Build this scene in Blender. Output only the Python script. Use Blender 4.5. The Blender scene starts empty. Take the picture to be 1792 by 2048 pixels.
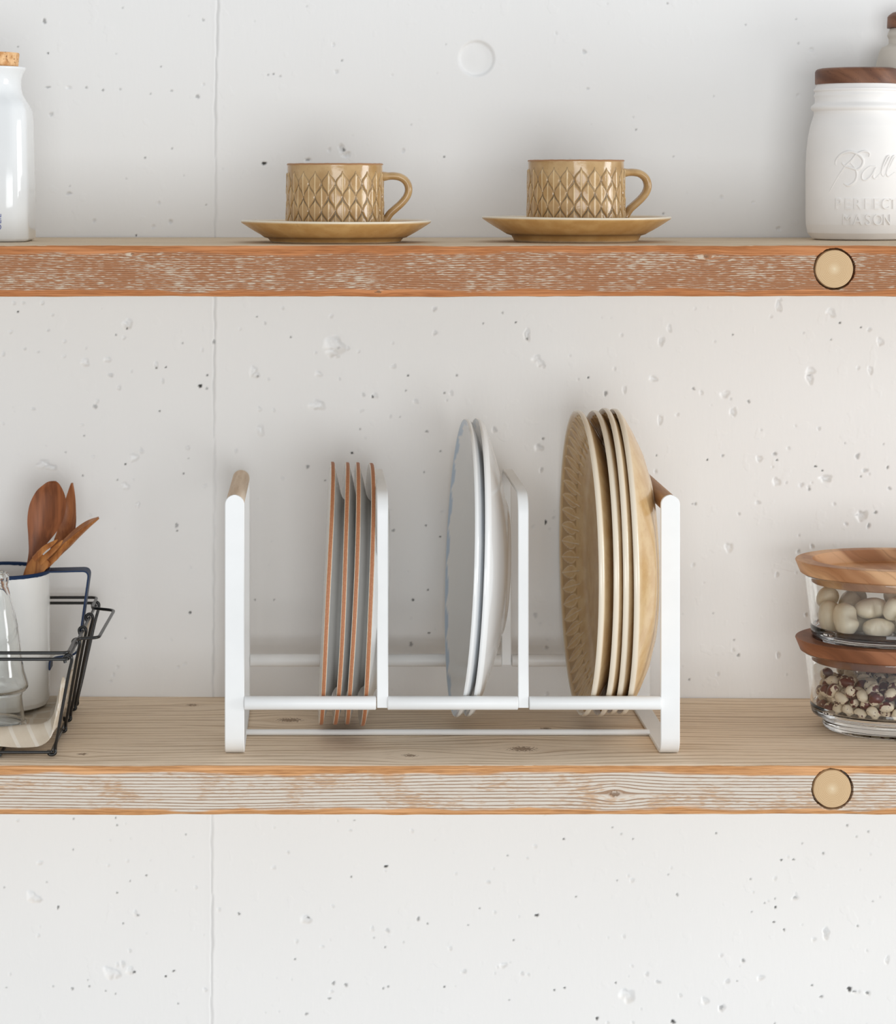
import bpy, bmesh, math, random
import numpy as np
from mathutils import Vector, Matrix, Euler, noise as mnoise
PI = math.pi
sc = bpy.context.scene
COL = sc.collection

# ---------------------------------------------------------------- camera maths
F = 4900.0            # focal length in pixels of the 1792 wide photograph
CX, CY = 631.0, 360.0 # point straight ahead of the lens
def P(px, py, Y):
    return Vector(((px - CX) * Y / F, Y, (CY - py) * Y / F))
def X_(px, Y): return (px - CX) * Y / F
def Z_(py, Y): return (CY - py) * Y / F

cd = bpy.data.cameras.new('camera'); cam = bpy.data.objects.new('camera', cd); COL.objects.link(cam)
cd.sensor_fit = 'HORIZONTAL'; cd.sensor_width = 36.0; cd.lens = 36.0 * F / 1792.0
cd.shift_x = (896.0 - CX) / 1792.0; cd.shift_y = (CY - 1024.0) / 1792.0
cd.clip_start = 0.01; cd.clip_end = 50
cam.rotation_euler = (PI / 2, 0, 0)
cd.dof.use_dof = True; cd.dof.focus_distance = 1.93; cd.dof.aperture_fstop = 13
sc.camera = cam
sc.view_settings.view_transform = 'Standard'
sc.view_settings.look = 'None'
sc.view_settings.gamma = 1.0
sc.view_settings.use_curve_mapping = False
sc.view_settings.exposure = 0.0

# ---------------------------------------------------------------- helpers
def lin(r, g, b):
    def f(c):
        c /= 255.0
        return c / 12.92 if c <= 0.04045 else ((c + 0.055) / 1.055) ** 2.4
    return (f(r), f(g), f(b), 1.0)

class NT:
    """small builder for node materials"""
    def __init__(self, name):
        self.m = bpy.data.materials.new(name); self.m.use_nodes = True
        self.t = self.m.node_tree; self.t.nodes.clear()
        self.out = self.t.nodes.new('ShaderNodeOutputMaterial')
        self.b = self.t.nodes.new('ShaderNodeBsdfPrincipled')
        self.t.links.new(self.b.outputs[0], self.out.inputs[0])
    def put(self, sock, v):
        if isinstance(v, bpy.types.NodeSocket): self.t.links.new(v, sock)
        elif v is not None: sock.default_value = v
    def n(self, typ, ins=None, **props):
        nd = self.t.nodes.new(typ)
        for k, v in props.items(): setattr(nd, k, v)
        for k, v in (ins or {}).items(): self.put(nd.inputs[k], v)
        return nd
    def math(self, op, a, b=None, c=None, clamp=False):
        nd = self.t.nodes.new('ShaderNodeMath'); nd.operation = op; nd.use_clamp = clamp
        for i, v in enumerate((a, b, c)):
            if v is not None: self.put(nd.inputs[i], v)
        return nd.outputs[0]
    def step(self, v, a, b):     # smooth 0..1 between a and b
        nd = self.n('ShaderNodeMapRange', {'Value': v, 'From Min': a, 'From Max': b, 'To Min': 0.0, 'To Max': 1.0}, interpolation_type='SMOOTHSTEP')
        return nd.outputs[0]
    def mix(self, f, a, b, mode='MIX'):
        nd = self.t.nodes.new('ShaderNodeMix'); nd.data_type = 'RGBA'; nd.blend_type = mode
        self.put(nd.inputs[0], f); self.put(nd.inputs[6], a); self.put(nd.inputs[7], b)
        return nd.outputs[2]
    def obj(self):
        return self.n('ShaderNodeTexCoord').outputs['Object']
    def xyz(self, v):
        s = self.n('ShaderNodeSeparateXYZ', {0: v}); return s.outputs
    def vec(self, x, y, z):
        return self.n('ShaderNodeCombineXYZ', {0: x, 1: y, 2: z}).outputs[0]
    def scale(self, v, s):
        nd = self.n('ShaderNodeVectorMath', {0: v, 1: s}, operation='MULTIPLY'); return nd.outputs[0]
    def add(self, v, s):
        nd = self.n('ShaderNodeVectorMath', {0: v, 1: s}, operation='ADD'); return nd.outputs[0]
    def noise(self, v, scale=1.0, detail=2.0, rough=0.5):
        return self.n('ShaderNodeTexNoise', {'Vector': v, 'Scale': scale, 'Detail': detail, 'Roughness': rough}).outputs[0]
    def attr(self, name):
        return self.n('ShaderNodeAttribute', attribute_name=name).outputs['Fac']
    def bump(self, h, dist, strength=1.0):
        nd = self.n('ShaderNodeBump', {'Height': h, 'Distance': dist, 'Strength': strength})
        self.t.links.new(nd.outputs[0], self.b.inputs['Normal']); return nd
    def set(self, color=None, rough=None, metal=None, spec=None, coat=None, coat_rough=None, trans=None, ior=None, sss=None):
        I = self.b.inputs
        for k, v in (('Base Color', color), ('Roughness', rough), ('Metallic', metal), ('Specular IOR Level', spec), ('Coat Weight', coat),
                     ('Coat Roughness', coat_rough), ('Transmission Weight', trans), ('IOR', ior)):
            if v is not None: self.put(I[k], v)
        return self.m

def mesh(name, verts, faces, mats=None, parent=None, sharp=40, attrs=None, loc=None, fmat=None):
    me = bpy.data.meshes.new(name)
    me.from_pydata([tuple(v) for v in verts], [], faces)
    me.validate(); 
    bm = bmesh.new(); bm.from_mesh(me); bmesh.ops.recalc_face_normals(bm, faces=bm.faces); bm.to_mesh(me); bm.free()
    return finish(name, me, mats, parent, sharp, attrs, loc, fmat)

def finish(name, me, mats=None, parent=None, sharp=40, attrs=None, loc=None, fmat=None):
    for m in (mats if isinstance(mats, (list, tuple)) else [mats]):
        if m: me.materials.append(m)
    me.polygons.foreach_set('use_smooth', [True] * len(me.polygons))
    if sharp is not None: me.set_sharp_from_angle(angle=math.radians(sharp))
    if attrs:
        for k, vals in attrs.items():
            a = me.attributes.new(k, 'FLOAT', 'POINT'); a.data.foreach_set('value', vals)
    if fmat: me.polygons.foreach_set('material_index', fmat)
    o = bpy.data.objects.new(name, me); COL.objects.link(o)
    if parent: o.parent = parent
    if loc: o.location = loc
    return o

def tag(o, label=None, cat=None, group=None, kind=None):
    if label: o['label'] = label
    if cat: o['category'] = cat
    if group: o['group'] = group
    if kind: o['kind'] = kind
    return o
def thing(name, loc, label, cat, group=None, rot=(0, 0, 0)):
    o = bpy.data.objects.new(name, None); COL.objects.link(o)
    o.empty_display_size = 0.02
    o.location = loc; o.rotation_euler = rot
    return tag(o, label, cat, group)
def copy_tree(o):
    c = o.copy(); COL.objects.link(c)
    for ch in o.children:
        d = ch.copy(); COL.objects.link(d); d.parent = c
        for g in ch.children:
            e = g.copy(); COL.objects.link(e); e.parent = d
    return c

class MB:
    """collects shapes into one mesh"""
    def __init__(self): self.v = []; self.f = []; self.a = []; self.mi = []
    def add(self, vs, fs, a=None, mi=0):
        b = len(self.v); self.v += [tuple(v) for v in vs]; self.f += [tuple(i + b for i in f) for f in fs]
        self.a += (a if a is not None else [0.0] * len(vs)); self.mi += [mi] * len(fs)
        return self
    def build(self, name, mats, parent=None, sharp=40, attr=False, loc=None):
        return mesh(name, self.v, self.f, mats, parent, sharp, {'mask': self.a} if attr else None, loc, self.mi if len(set(self.mi)) > 1 else None)

def lathe(prof, n=64, sx=1.0, sy=1.0, disp=None):
    """prof: (r, z) or (r, z, mask) from one end to the other; disp(theta, r, z, i) -> (dr, dz, mask)"""
    vs, fs, am, rows = [], [], [], []
    for i, p in enumerate(prof):
        r, z = p[0], p[1]; mk = p[2] if len(p) > 2 else 0.0
        if r < 1e-6:
            rows.append([len(vs)]); vs.append((0, 0, z)); am.append(mk); continue
        row = []
        for k in range(n):
            t = 2 * PI * k / n; rr, zz, m2 = r, z, mk
            if disp:
                dr, dz, dm = disp(t, r, z, i); rr += dr; zz += dz; m2 = dm if dm is not None else mk
            row.append(len(vs)); vs.append((rr * math.cos(t) * sx, rr * math.sin(t) * sy, zz)); am.append(m2)
        rows.append(row)
    for a, b in zip(rows[:-1], rows[1:]):
        if len(a) == 1 and len(b) == 1: continue
        for k in range(n):
            k2 = (k + 1) % n
            if len(a) == 1: fs.append((a[0], b[k], b[k2]))
            elif len(b) == 1: fs.append((a[k], b[0], a[k2]))
            else: fs.append((a[k], b[k], b[k2], a[k2]))
    return vs, fs, am

def hold(prof):
    """adds rows beside each corner so that long straight walls keep true normals"""
    o = []
    for a, b in zip(prof[:-1], prof[1:]):
        o.append(a); L = math.hypot(b[0] - a[0], b[1] - a[1])
        if L > .003:
            for s in ((.0006 / L, .5, 1 - .0006 / L) if L < .012 else (.0006 / L, .1, .3, .5, .7, .9, 1 - .0006 / L)):
                o.append(tuple(a[i] + (b[i] - a[i]) * s for i in range(2)) + ((a[2],) if len(a) > 2 else ()))
    o.append(prof[-1]); return o
def smooth_path(pts, m=6, closed=False):
    pts = [Vector(p) for p in pts]; out = []
    n = len(pts); segs = n if closed else n - 1
    for i in range(segs):
        p1, p2 = pts[i], pts[(i + 1) % n]
        p0 = pts[i - 1] if (i > 0 or closed) else p1 * 2 - p2
        p3 = pts[(i + 2) % n] if (i + 2 < n or closed) else p2 * 2 - p1
        for k in range(m):
            t = k / m
            out.append(0.5 * ((2 * p1) + (p2 - p0) * t + (2 * p0 - 5 * p1 + 4 * p2 - p3) * t * t + (3 * p1 - p0 - 3 * p2 + p3) * t ** 3))
    if not closed: out.append(pts[-1])
    return out
def fillet(pts, r, n=5, closed=False):
    """polyline with rounded corners"""
    pts = [Vector(p) for p in pts]; out = []; N = len(pts)
    for i, p in enumerate(pts):
        if not closed and i in (0, N - 1): out.append(p); continue
        a = (pts[i - 1] - p); b = (pts[(i + 1) % N] - p)
        rr = min(r, a.length * 0.45, b.length * 0.45)
        A = p + a.normalized() * rr; B = p + b.normalized() * rr
        for k in range(n + 1):
            t = k / n; out.append(A * (1 - t) ** 2 + p * 2 * t * (1 - t) + B * t * t)
    return out
def tube(pts, r, n=10, closed=False, ref=None):
    """r: number, list, or (ra, rb) pair list; section axes follow a parallel frame (ra along the reference)"""
    pts = [Vector(p) for p in pts]; N = len(pts); vs, fs = [], []
    tang = []
    for i in range(N):
        a = pts[i - 1] if (i > 0 or closed) else pts[i]; b = pts[(i + 1) % N] if (i < N - 1 or closed) else pts[i]
        tang.append((b - a).normalized())
    u = Vector(ref) if ref else (Vector((0, 0, 1)) if abs(tang[0].z) < 0.9 else Vector((1, 0, 0)))
    for i in range(N):
        t = tang[i]
        if ref: u = Vector(ref)
        u = (u - t * u.dot(t)).normalized(); w = t.cross(u)
        rr = r[i] if isinstance(r, list) else r
        ra, rb = rr if isinstance(rr, tuple) else (rr, rr)
        for k in range(n):
            a = 2 * PI * k / n; vs.append(pts[i] + u * ra * math.cos(a) + w * rb * math.sin(a))
    for i in range(N if closed else N - 1):
        j = (i + 1) % N
        for k in range(n):
            k2 = (k + 1) % n; fs.append((i * n + k, i * n + k2, j * n + k2, j * n + k))
    if not closed:
        fs.append(tuple(range(n))[::-1]); fs.append(tuple((N - 1) * n + k for k in range(n)))
    return vs, fs
def strap(path, width_dir, w, th, prof_w=None):
    """flat metal strap: path points, width w along width_dir, thickness th, with softened edges"""
    pts = [Vector(p) for p in path]; N = len(pts); vs, fs = [], []; wd = Vector(width_dir).normalized()
    e = min(th * 0.3, 0.0006)
    for i in range(N):
        a = pts[max(i - 1, 0)]; b = pts[min(i + 1, N - 1)]; t = (b - a).normalized(); nn = t.cross(wd).normalized()
        ww = (prof_w[i] if prof_w else w) / 2
        for s, q in ((-1, -1), (-1, 1), (1, 1), (1, -1)):
            if s * q > 0: vs.append(pts[i] + wd * s * (ww) + nn * q * (th / 2 - e)); vs.append(pts[i] + wd * s * (ww - e) + nn * q * th / 2)
            else: vs.append(pts[i] + wd * s * (ww - e) + nn * q * th / 2); vs.append(pts[i] + wd * s * ww + nn * q * (th / 2 - e))
    # order each ring around the section by angle
    n = 8; ring = []
    t0 = (pts[1] - pts[0]).normalized(); n0 = t0.cross(wd)
    order = sorted(range(8), key=lambda k: math.atan2((vs[k] - pts[0]).dot(n0) / th, (vs[k] - pts[0]).dot(wd) / max(prof_w[0] if prof_w else w, 1e-5)))
    vs2 = []
    for i in range(N): vs2 += [vs[i * 8 + k] for k in order]
    for i in range(N - 1):
        for k in range(n):
            k2 = (k + 1) % n; fs.append((i * n + k, i * n + k2, (i + 1) * n + k2, (i + 1) * n + k))
    fs.append(tuple(range(n))); fs.append(tuple((N - 1) * n + k for k in range(n)))
    return vs2, fs
def ribbon(pts, widths, th, normal, cup=0.0, m=9, sub=6, cups=None):
    """carved wooden blade: centre line, full widths, thickness, facing normal, hollow"""
    P_ = smooth_path(pts, sub); N = len(P_)
    def ip(L):      # monotone-ish cubic through the stations
        o = []; n = len(L)
        for i in range(n - 1):
            a, b = L[i], L[i + 1]; p = L[i - 1] if i else a; q = L[i + 2] if i + 2 < n else (b * 2 - a if b > a else b - (a - b) * 1.6)
            for k in range(sub):
                t = k / sub
                v = .5 * ((2 * a) + (b - p) * t + (2 * p - 5 * a + 4 * b - q) * t * t + (3 * a - p - 3 * b + q) * t ** 3)
                o.append(max(v, min(a, b) * .9))
        o.append(L[-1]); return o
    W = ip(widths); T = ip(th) if isinstance(th, list) else [th] * N; C = ip(cups) if cups else [cup] * N
    vs, fs = [], []; nn0 = Vector(normal).normalized()
    for i in range(N):
        a = P_[max(i - 1, 0)]; b = P_[min(i + 1, N - 1)]; t = (b - a).normalized()
        nn = (nn0 - t * nn0.dot(t)).normalized(); bb = t.cross(nn)
        for k in range(m):
            s = -1 + 2 * k / (m - 1); vs.append(P_[i] + bb * s * W[i] / 2 + nn * (-C[i] * (1 - s * s) + T[i] * 0.25 * (1 - s * s) ** 0.5))
        for k in range(m - 2, 0, -1):
            s = -1 + 2 * k / (m - 1); vs.append(P_[i] + bb * s * W[i] / 2 + nn * (-C[i] * (1 - s * s) - T[i] * (1 - s * s) ** 0.5))
    n = 2 * m - 2
    for i in range(N - 1):
        for k in range(n):
            k2 = (k + 1) % n; fs.append((i * n + k, i * n + k2, (i + 1) * n + k2, (i + 1) * n + k))
    fs.append(tuple(range(n))); fs.append(tuple((N - 1) * n + k for k in range(n)))
    return vs, fs
def sweep_closed(section, axis_pts): pass
def arc2(cx, cy, r, a0, a1, n):
    return [(cx + r * math.cos(math.radians(a0 + (a1 - a0) * k / n)), cy + r * math.sin(math.radians(a0 + (a1 - a0) * k / n))) for k in range(n + 1)]

# ---------------------------------------------------------------- materials
def mat_wall():
    k = NT('painted_concrete'); o = k.obj(); x, y, z = k.xyz(o)
    d = k.attr('dirt')
    mott = k.noise(o, 9.0, 4.0); fine = k.noise(k.vec(k.math('MULTIPLY', x, 1.0), y, k.math('MULTIPLY', z, 0.3)), 260.0, 3.0)
    base = k.mix(mott, (.862, .862, .857, 1), (.892, .892, .888, 1))
    c = k.mix(d, base, (.05, .05, .048, 1))
    pock = k.noise(o, 70.0, 2.0)
    h = k.math('ADD', k.math('MULTIPLY', fine, 0.5), k.math('MULTIPLY', k.step(pock, .62, .72), 0.55))
    k.bump(h, 0.0008, 0.28)
    return k.set(c, 0.75, spec=.3)

def mat_board(name, front_wash, front_line, tan, edge, top_a, top_b, wash_amt, knots_front, knots_top, line_amt=1.0, thick=0.0385, period=.0024, wash_soft=.1, sw=.45):
    k = NT(name); o = k.obj(); x, y, z = k.xyz(o)
    nz = k.math('ABSOLUTE', k.xyz(k.n('ShaderNodeNewGeometry').outputs['Normal'])[2])
    low = k.math('SUBTRACT', k.noise(k.vec(k.math('MULTIPLY', x, 3.0), k.math('MULTIPLY', y, 5.0), k.math('MULTIPLY', z, 12.0)), 1.0, 1.0), 0.5)
    warp = k.math('MULTIPLY', low, 0.012); knotmask = None
    for (kx, kq, r) in [(a, ('z', b), c) for a, b, c in knots_front] + [(a, ('y', b), c) for a, b, c in knots_top]:
        dx = k.math('SUBTRACT', x, kx)
        comp = z if kq[0] == 'z' else y
        dq = k.math('SUBTRACT', comp, kq[1])
        sx = 0.45 if kq[0] == 'z' else 0.4; sq = 1.0 if kq[0] == 'z' else 0.5
        dd = k.math('SQRT', k.math('ADD', k.math('POWER', k.math('MULTIPLY', dx, sx), 2.0), k.math('POWER', k.math('MULTIPLY', dq, sq), 2.0)))
        g = k.math('DIVIDE', r * r, k.math('ADD', k.math('POWER', dd, 2.0), r * r))     # bulge of the grain round the knot
        onface = k.step(nz, .75, .45) if kq[0] == 'z' else k.step(nz, .5, .8)
        sgn = k.math('MULTIPLY', k.math('MULTIPLY', g, k.math('MULTIPLY', dq, 1.1 * (1 if kq[0] == 'z' else .3))), onface)
        warp = k.math('SUBTRACT', warp, sgn)
        jag = k.math('MULTIPLY', k.math('SUBTRACT', k.noise(o, 500.0, 2.0), .5), r * 1.1)
        core = k.math('MULTIPLY', k.step(k.math('ADD', dd, jag), r * .42, r * .16), onface)
        knotmask = core if knotmask is None else k.math('MAXIMUM', knotmask, core)
    g = k.math('ADD', k.math('ADD', z, k.math('MULTIPLY', y, 0.27)), warp)
    wv = k.noise(k.vec(k.math('MULTIPLY', x, 5.0), 0.0, k.math('MULTIPLY', g, 150.0)), 1.0, 2.0, .45)
    grain = k.noise(k.vec(k.math('MULTIPLY', x, 9.0), 0.0, k.math('MULTIPLY', g, 620.0)), 1.0, 2.0, .45)
    fineg = k.noise(k.vec(k.math('MULTIPLY', x, 60.0), 3.0, k.math('MULTIPLY', g, 2600.0)), 1.0, 2.0)
    grit = k.noise(o, 1500.0, 1.0)
    ring = k.math('SINE', k.math('ADD', k.math('MULTIPLY', g, 6.2832 / period), k.math('MULTIPLY', wv, 9.0)))
    line = k.math('MULTIPLY', k.step(k.math('ADD', ring, k.math('MULTIPLY', k.math('SUBTRACT', fineg, .5), 1.6)), .3, 1.0), line_amt)
    patch = k.noise(k.vec(k.math('MULTIPLY', x, 22.0), 1.0, k.math('MULTIPLY', z, 50.0)), 1.0, 4.0, .6)
    streak = k.noise(k.vec(k.math('MULTIPLY', x, 130.0), 5.0, k.math('MULTIPLY', g, 1500.0)), 1.0, 2.0)
    wash = k.step(k.math('ADD', k.math('MULTIPLY', patch, 1 - sw), k.math('MULTIPLY', streak, sw)), wash_amt, wash_amt + wash_soft)
    front = k.mix(wash, tan, front_wash)
    front = k.mix(line, front, front_line)
    front = k.mix(k.math('MULTIPLY', k.step(grit, .62, .75), .25), front, tan)
    ej = k.math('MULTIPLY', k.math('SUBTRACT', k.noise(k.vec(k.math('MULTIPLY', x, 16.0), 0.0, k.math('MULTIPLY', z, 90.0)), 1.0, 3.0), .5), .012)
    zt = k.math('ADD', z, ej)
    em = k.math('MAXIMUM', k.step(zt, -.0078, -.0052), k.step(zt, -(thick - .0058), -(thick - .0036)))
    edgec = k.mix(k.step(fineg, .35, .7), edge, (edge[0] * .62, edge[1] * .55, edge[2] * .5, 1))
    edgec = k.mix(k.step(grain, .45, .7), edgec, (min(edge[0] * 1.2, 1), edge[1] * 1.3, edge[2] * 1.5, 1))
    front = k.mix(em, front, edgec)
    topc = k.mix(k.math('MULTIPLY', k.step(k.math('ADD', k.math('MULTIPLY', ring, .12), grain), .45, .72), .85), top_a, top_b)
    topc = k.mix(k.math('MULTIPLY', k.step(fineg, .55, .75), .35), topc, (top_b[0] * .7, top_b[1] * .68, top_b[2] * .66, 1))
    topc = k.mix(k.math('MULTIPLY', k.noise(k.vec(k.math('MULTIPLY', x, 9.0), k.math('MULTIPLY', y, 22.0), 0.0), 1.0, 3.0), .4), topc, (top_a[0] * 1.25, top_a[1] * 1.2, top_a[2] * 1.1, 1))
    c = k.mix(k.step(nz, .72, .93), front, topc)
    if knotmask is not None: c = k.mix(k.math('MULTIPLY', knotmask, .75), c, lin(122, 94, 70))
    h = k.math('SUBTRACT', k.math('MULTIPLY', k.math('SUBTRACT', 1.0, line), .7), k.math('MULTIPLY', fineg, .3))
    k.bump(h, 0.0009, 0.55)
    return k.set(c, 0.78, spec=.25)

def mat_wood(name, dark, light, ax='z', s=1.0, rough=.5, off=0.0):
    k = NT(name); o = k.obj(); x, y, z = k.xyz(o)
    L, Wd = 14.0 * s, 240.0 * s
    m = {'x': (L, Wd, Wd), 'y': (Wd, L, Wd), 'z': (Wd, Wd, L)}[ax]
    v = k.vec(k.math('MULTIPLY_ADD', x, m[0], off), k.math('MULTIPLY_ADD', y, m[1], off), k.math('MULTIPLY', z, m[2]))
    g = k.noise(v, 1.0, 3.0); f = k.noise(k.scale(v, (3.5, 3.5, 3.5)), 1.0, 2.0)
    c = k.mix(k.step(g, .3, .72), dark, light)
    c = k.mix(k.math('MULTIPLY', k.step(f, .6, .75), .3), c, (dark[0] * .6, dark[1] * .55, dark[2] * .5, 1))
    k.bump(f, 0.0002, .3)
    return k.set(c, rough, spec=.35)

def mat_block(name, cols, rough=.5, spots=False):
    """lid wood: diagonal laminated figure"""
    k = NT(name); o = k.obj(); x, y, z = k.xyz(o)
    v = k.math('ADD', k.math('MULTIPLY', x, 44.0), k.math('MULTIPLY', z, 62.0)); v = k.math('ADD', v, k.math('MULTIPLY', k.noise(o, 25.0, 2.0), 1.2))
    g = k.noise(k.vec(v, k.math('MULTIPLY', y, 5.0), 0.0), 1.0, 1.0)
    f = k.noise(k.vec(k.math('MULTIPLY', v, 6.0), k.math('MULTIPLY', y, 60.0), k.math('MULTIPLY', z, 40.0)), 1.0, 3.0)
    c = k.mix(k.step(g, .35, .65), cols[0], cols[1]); c = k.mix(k.math('MULTIPLY', k.step(f, .5, .75), .35), c, cols[2])
    if spots: c = k.mix(k.math('MULTIPLY', k.step(k.noise(o, 900.0, 1.0), .68, .74), .7), c, (cols[2][0] * .5, cols[2][1] * .5, cols[2][2] * .5, 1))
    return k.set(c, rough, spec=.4)

def mat_glaze(name, base, light, dark, rough=.22, mott=.5, rimcol=None, groove=None):
    k = NT(name); o = k.obj()
    m = k.attr('mask')      # >0 towards 1: raised / lip, <0: groove
    n1 = k.noise(o, 70.0, 4.0); n2 = k.noise(o, 420.0, 2.0)
    c = k.mix(k.math('MULTIPLY', k.step(n1, .35, .7), mott), base, light)
    c = k.mix(k.math('MULTIPLY', k.step(n2, .6, .8), .3), c, dark)
    if groove: c = k.mix(k.math('MULTIPLY', m, -1.0, clamp=True), c, groove)
    if rimcol: c = k.mix(k.math('MULTIPLY', m, 1.0, clamp=True), c, rimcol)
    k.bump(n2, 0.0002, .25)
    return k.set(c, rough, spec=.5)

def simple(name, col, rough=.5, spec=.5, metal=0.0, coat=0.0, bump=None):
    k = NT(name); o = k.obj(); n = k.noise(o, 60.0, 3.0)
    c = k.mix(n, (col[0] * .97, col[1] * .97, col[2] * .97, 1), (min(col[0] * 1.03, 1), min(col[1] * 1.03, 1), min(col[2] * 1.03, 1), 1))
    if bump: k.bump(k.noise(o, bump[0], 2.0), bump[1], .4)
    return k.set(c, rough, metal, spec, coat, .05 if coat else None)

M_wall = mat_wall()
M_white_steel = simple('white_powder_coated_steel', (.86, .87, .87), .38, .45)
M_porcelain = simple('white_porcelain', (.84, .86, .87), .08, .55, bump=(18.0, .0006))
M_cream_plate = simple('white_plate_glaze', (.83, .835, .83), .1, .5)
M_matte_jar = simple('matte_white_jar', (.87, .85, .83), .55, .35)
M_bottle_matte = simple('matte_putty_bottle', (.62, .57, .50), .6, .3)
M_black_wire = simple('black_coated_wire', (.012, .012, .012), .3, .5)
M_enamel = simple('white_enamel', (.95, .945, .92), .14, .45)
M_navy = simple('navy_enamel', (.010, .032, .095), .5, .22)
M_terra = NT('bare_terracotta'); _o = M_terra.obj(); M_terra = M_terra.set(M_terra.mix(M_terra.noise(_o, 700.0, 2.0), lin(176, 110, 70), lin(208, 144, 104)), .7)
def mat_side_plate():
    k = NT('stoneware_side_plate'); o = k.obj(); m = k.attr('mask')
    sp = k.noise(o, 800.0, 2.0); terr = k.mix(sp, lin(158, 96, 60), lin(192, 132, 94))
    white = k.mix(k.noise(o, 40.0, 2.0), (.80, .79, .76, 1), (.85, .84, .82, 1))
    j = k.math('MULTIPLY', k.math('SUBTRACT', k.noise(o, 300.0, 2.0), .5), .3)
    mm = k.math('ADD', m, j)
    c = k.mix(k.step(mm, .05, .5), white, lin(226, 200, 168)); c = k.mix(k.step(mm, .5, .8), c, terr)
    return k.set(c, k.math('MULTIPLY_ADD', k.step(mm, .5, .8), .45, .15), spec=.5)
M_side = mat_side_plate()
M_brown = mat_glaze('ochre_plate_glaze', lin(198, 162, 112), lin(218, 190, 144), lin(172, 130, 82), .2, .6, rimcol=lin(230, 218, 198), groove=lin(140, 106, 66))
M_cup = mat_glaze('ochre_cup_glaze', lin(176, 141, 94), lin(198, 166, 120), lin(152, 112, 66), .13, .8, rimcol=lin(234, 210, 166), groove=lin(92, 82, 64))
M_saucer = mat_glaze('ochre_saucer_glaze', lin(196, 152, 92), lin(214, 174, 114), lin(158, 112, 58), .22, .8, rimcol=lin(228, 216, 194), groove=lin(110, 82, 50))
M_rimbrown = simple('bare_brown_lip', lin(166, 118, 76), .5)
def mat_oval_white():
    k = NT('blue_scalloped_white_glaze'); m = k.attr('mask')
    return k.set(k.mix(m, (.83, .835, .83, 1), lin(186, 204, 224)), .09, spec=.55)
M_scallop = mat_oval_white()
def mat_glass(name, col, rough=0.0):
    k = NT(name); return k.set((*col, 1), rough, spec=.5, trans=1.0, ior=1.46)
M_glass = mat_glass('clear_glass', (.985, .992, .985))
M_glass2 = mat_glass('clear_bottle_glass', (.985, .995, .99))
M_utensil = mat_wood('dark_cherry_wood', lin(112, 62, 32), lin(160, 96, 56), 'z', .8, .45)
M_utensil_b = mat_wood('mid_cherry_wood', lin(140, 86, 52), lin(184, 122, 80), 'z', .8, .45, 3.0)
M_utensil_c = mat_wood('honey_cherry_wood', lin(152, 90, 44), lin(200, 136, 76), 'z', .8, .45, 7.0)
M_dowel_l = mat_wood('pale_ash_dowel', lin(214, 190, 164), lin(238, 222, 202), 'y', .6, .6)
M_dowel_r = mat_wood('brown_ash_dowel', lin(150, 108, 74), lin(196, 156, 118), 'y', .6, .55, 4.0)
M_lid_a = mat_block('acacia_lid_light', (lin(168, 118, 80), lin(218, 174, 132), lin(132, 88, 56)), .5)
M_lid_b = mat_block('acacia_lid_dark', (lin(118, 72, 46), lin(160, 106, 74), lin(92, 56, 36)), .5)
M_lid_jar = mat_block('walnut_lid', (lin(92, 56, 38), lin(134, 90, 64), lin(70, 42, 30)), .5, True)
def mat_cork():
    k = NT('cork'); o = k.obj()
    c = k.mix(k.step(k.noise(o, 180.0, 3.0), .35, .65), lin(204, 150, 98), lin(236, 194, 146))
    c = k.mix(k.step(k.noise(k.scale(o, (1, 1, 2.2)), 330.0, 2.0), .62, .68), c, lin(110, 60, 34))
    return k.set(c, .85, spec=.2)
M_cork = mat_cork()
def mat_peg():
    k = NT('end_grain_peg'); o = k.obj(); x, y, z = k.xyz(o)
    r = k.math('SQRT', k.math('ADD', k.math('MULTIPLY', x, x), k.math('MULTIPLY', z, z)))
    w = k.math('SINE', k.math('MULTIPLY', k.math('ADD', r, k.math('MULTIPLY', k.noise(o, 120.0, 2.0), .002)), 5200.0))
    c = k.mix(k.step(w, -.6, 1.0), lin(204, 172, 132), lin(220, 192, 152))
    c = k.mix(k.step(r, .006, .0), c, lin(228, 206, 170)); c = k.mix(k.step(r, .0013, .0006), c, lin(232, 214, 182))
    c = k.mix(k.math('MULTIPLY', k.noise(k.scale(o, (1, 1, 4)), 260.0, 2.0), .3), c, lin(190, 152, 108))
    return k.set(c, .7, spec=.25)
M_peg = mat_peg()
def mat_linen():
    k = NT('striped_linen'); o = k.obj(); x, y, z = k.xyz(o)
    wv = k.math('MULTIPLY', k.math('SINE', k.math('MULTIPLY', x, 7000.0)), k.math('SINE', k.math('MULTIPLY', k.math('ADD', y, z), 7000.0)))
    st = k.step(k.math('SINE', k.math('MULTIPLY', k.math('ADD', x, k.math('MULTIPLY', z, .6)), 420.0)), .72, .86)
    st2 = k.step(k.math('SINE', k.math('MULTIPLY', k.math('ADD', y, k.math('MULTIPLY', z, -1.0)), 300.0)), .8, .9)
    c = k.mix(k.noise(o, 90.0, 3.0), lin(206, 190, 168), lin(228, 216, 198)); c = k.mix(k.math('MULTIPLY', k.math('MAXIMUM', st, st2), .4), c, lin(246, 242, 234))
    k.bump(wv, .0003, .5); return k.set(c, .9, spec=.15)
M_linen = mat_linen()
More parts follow.
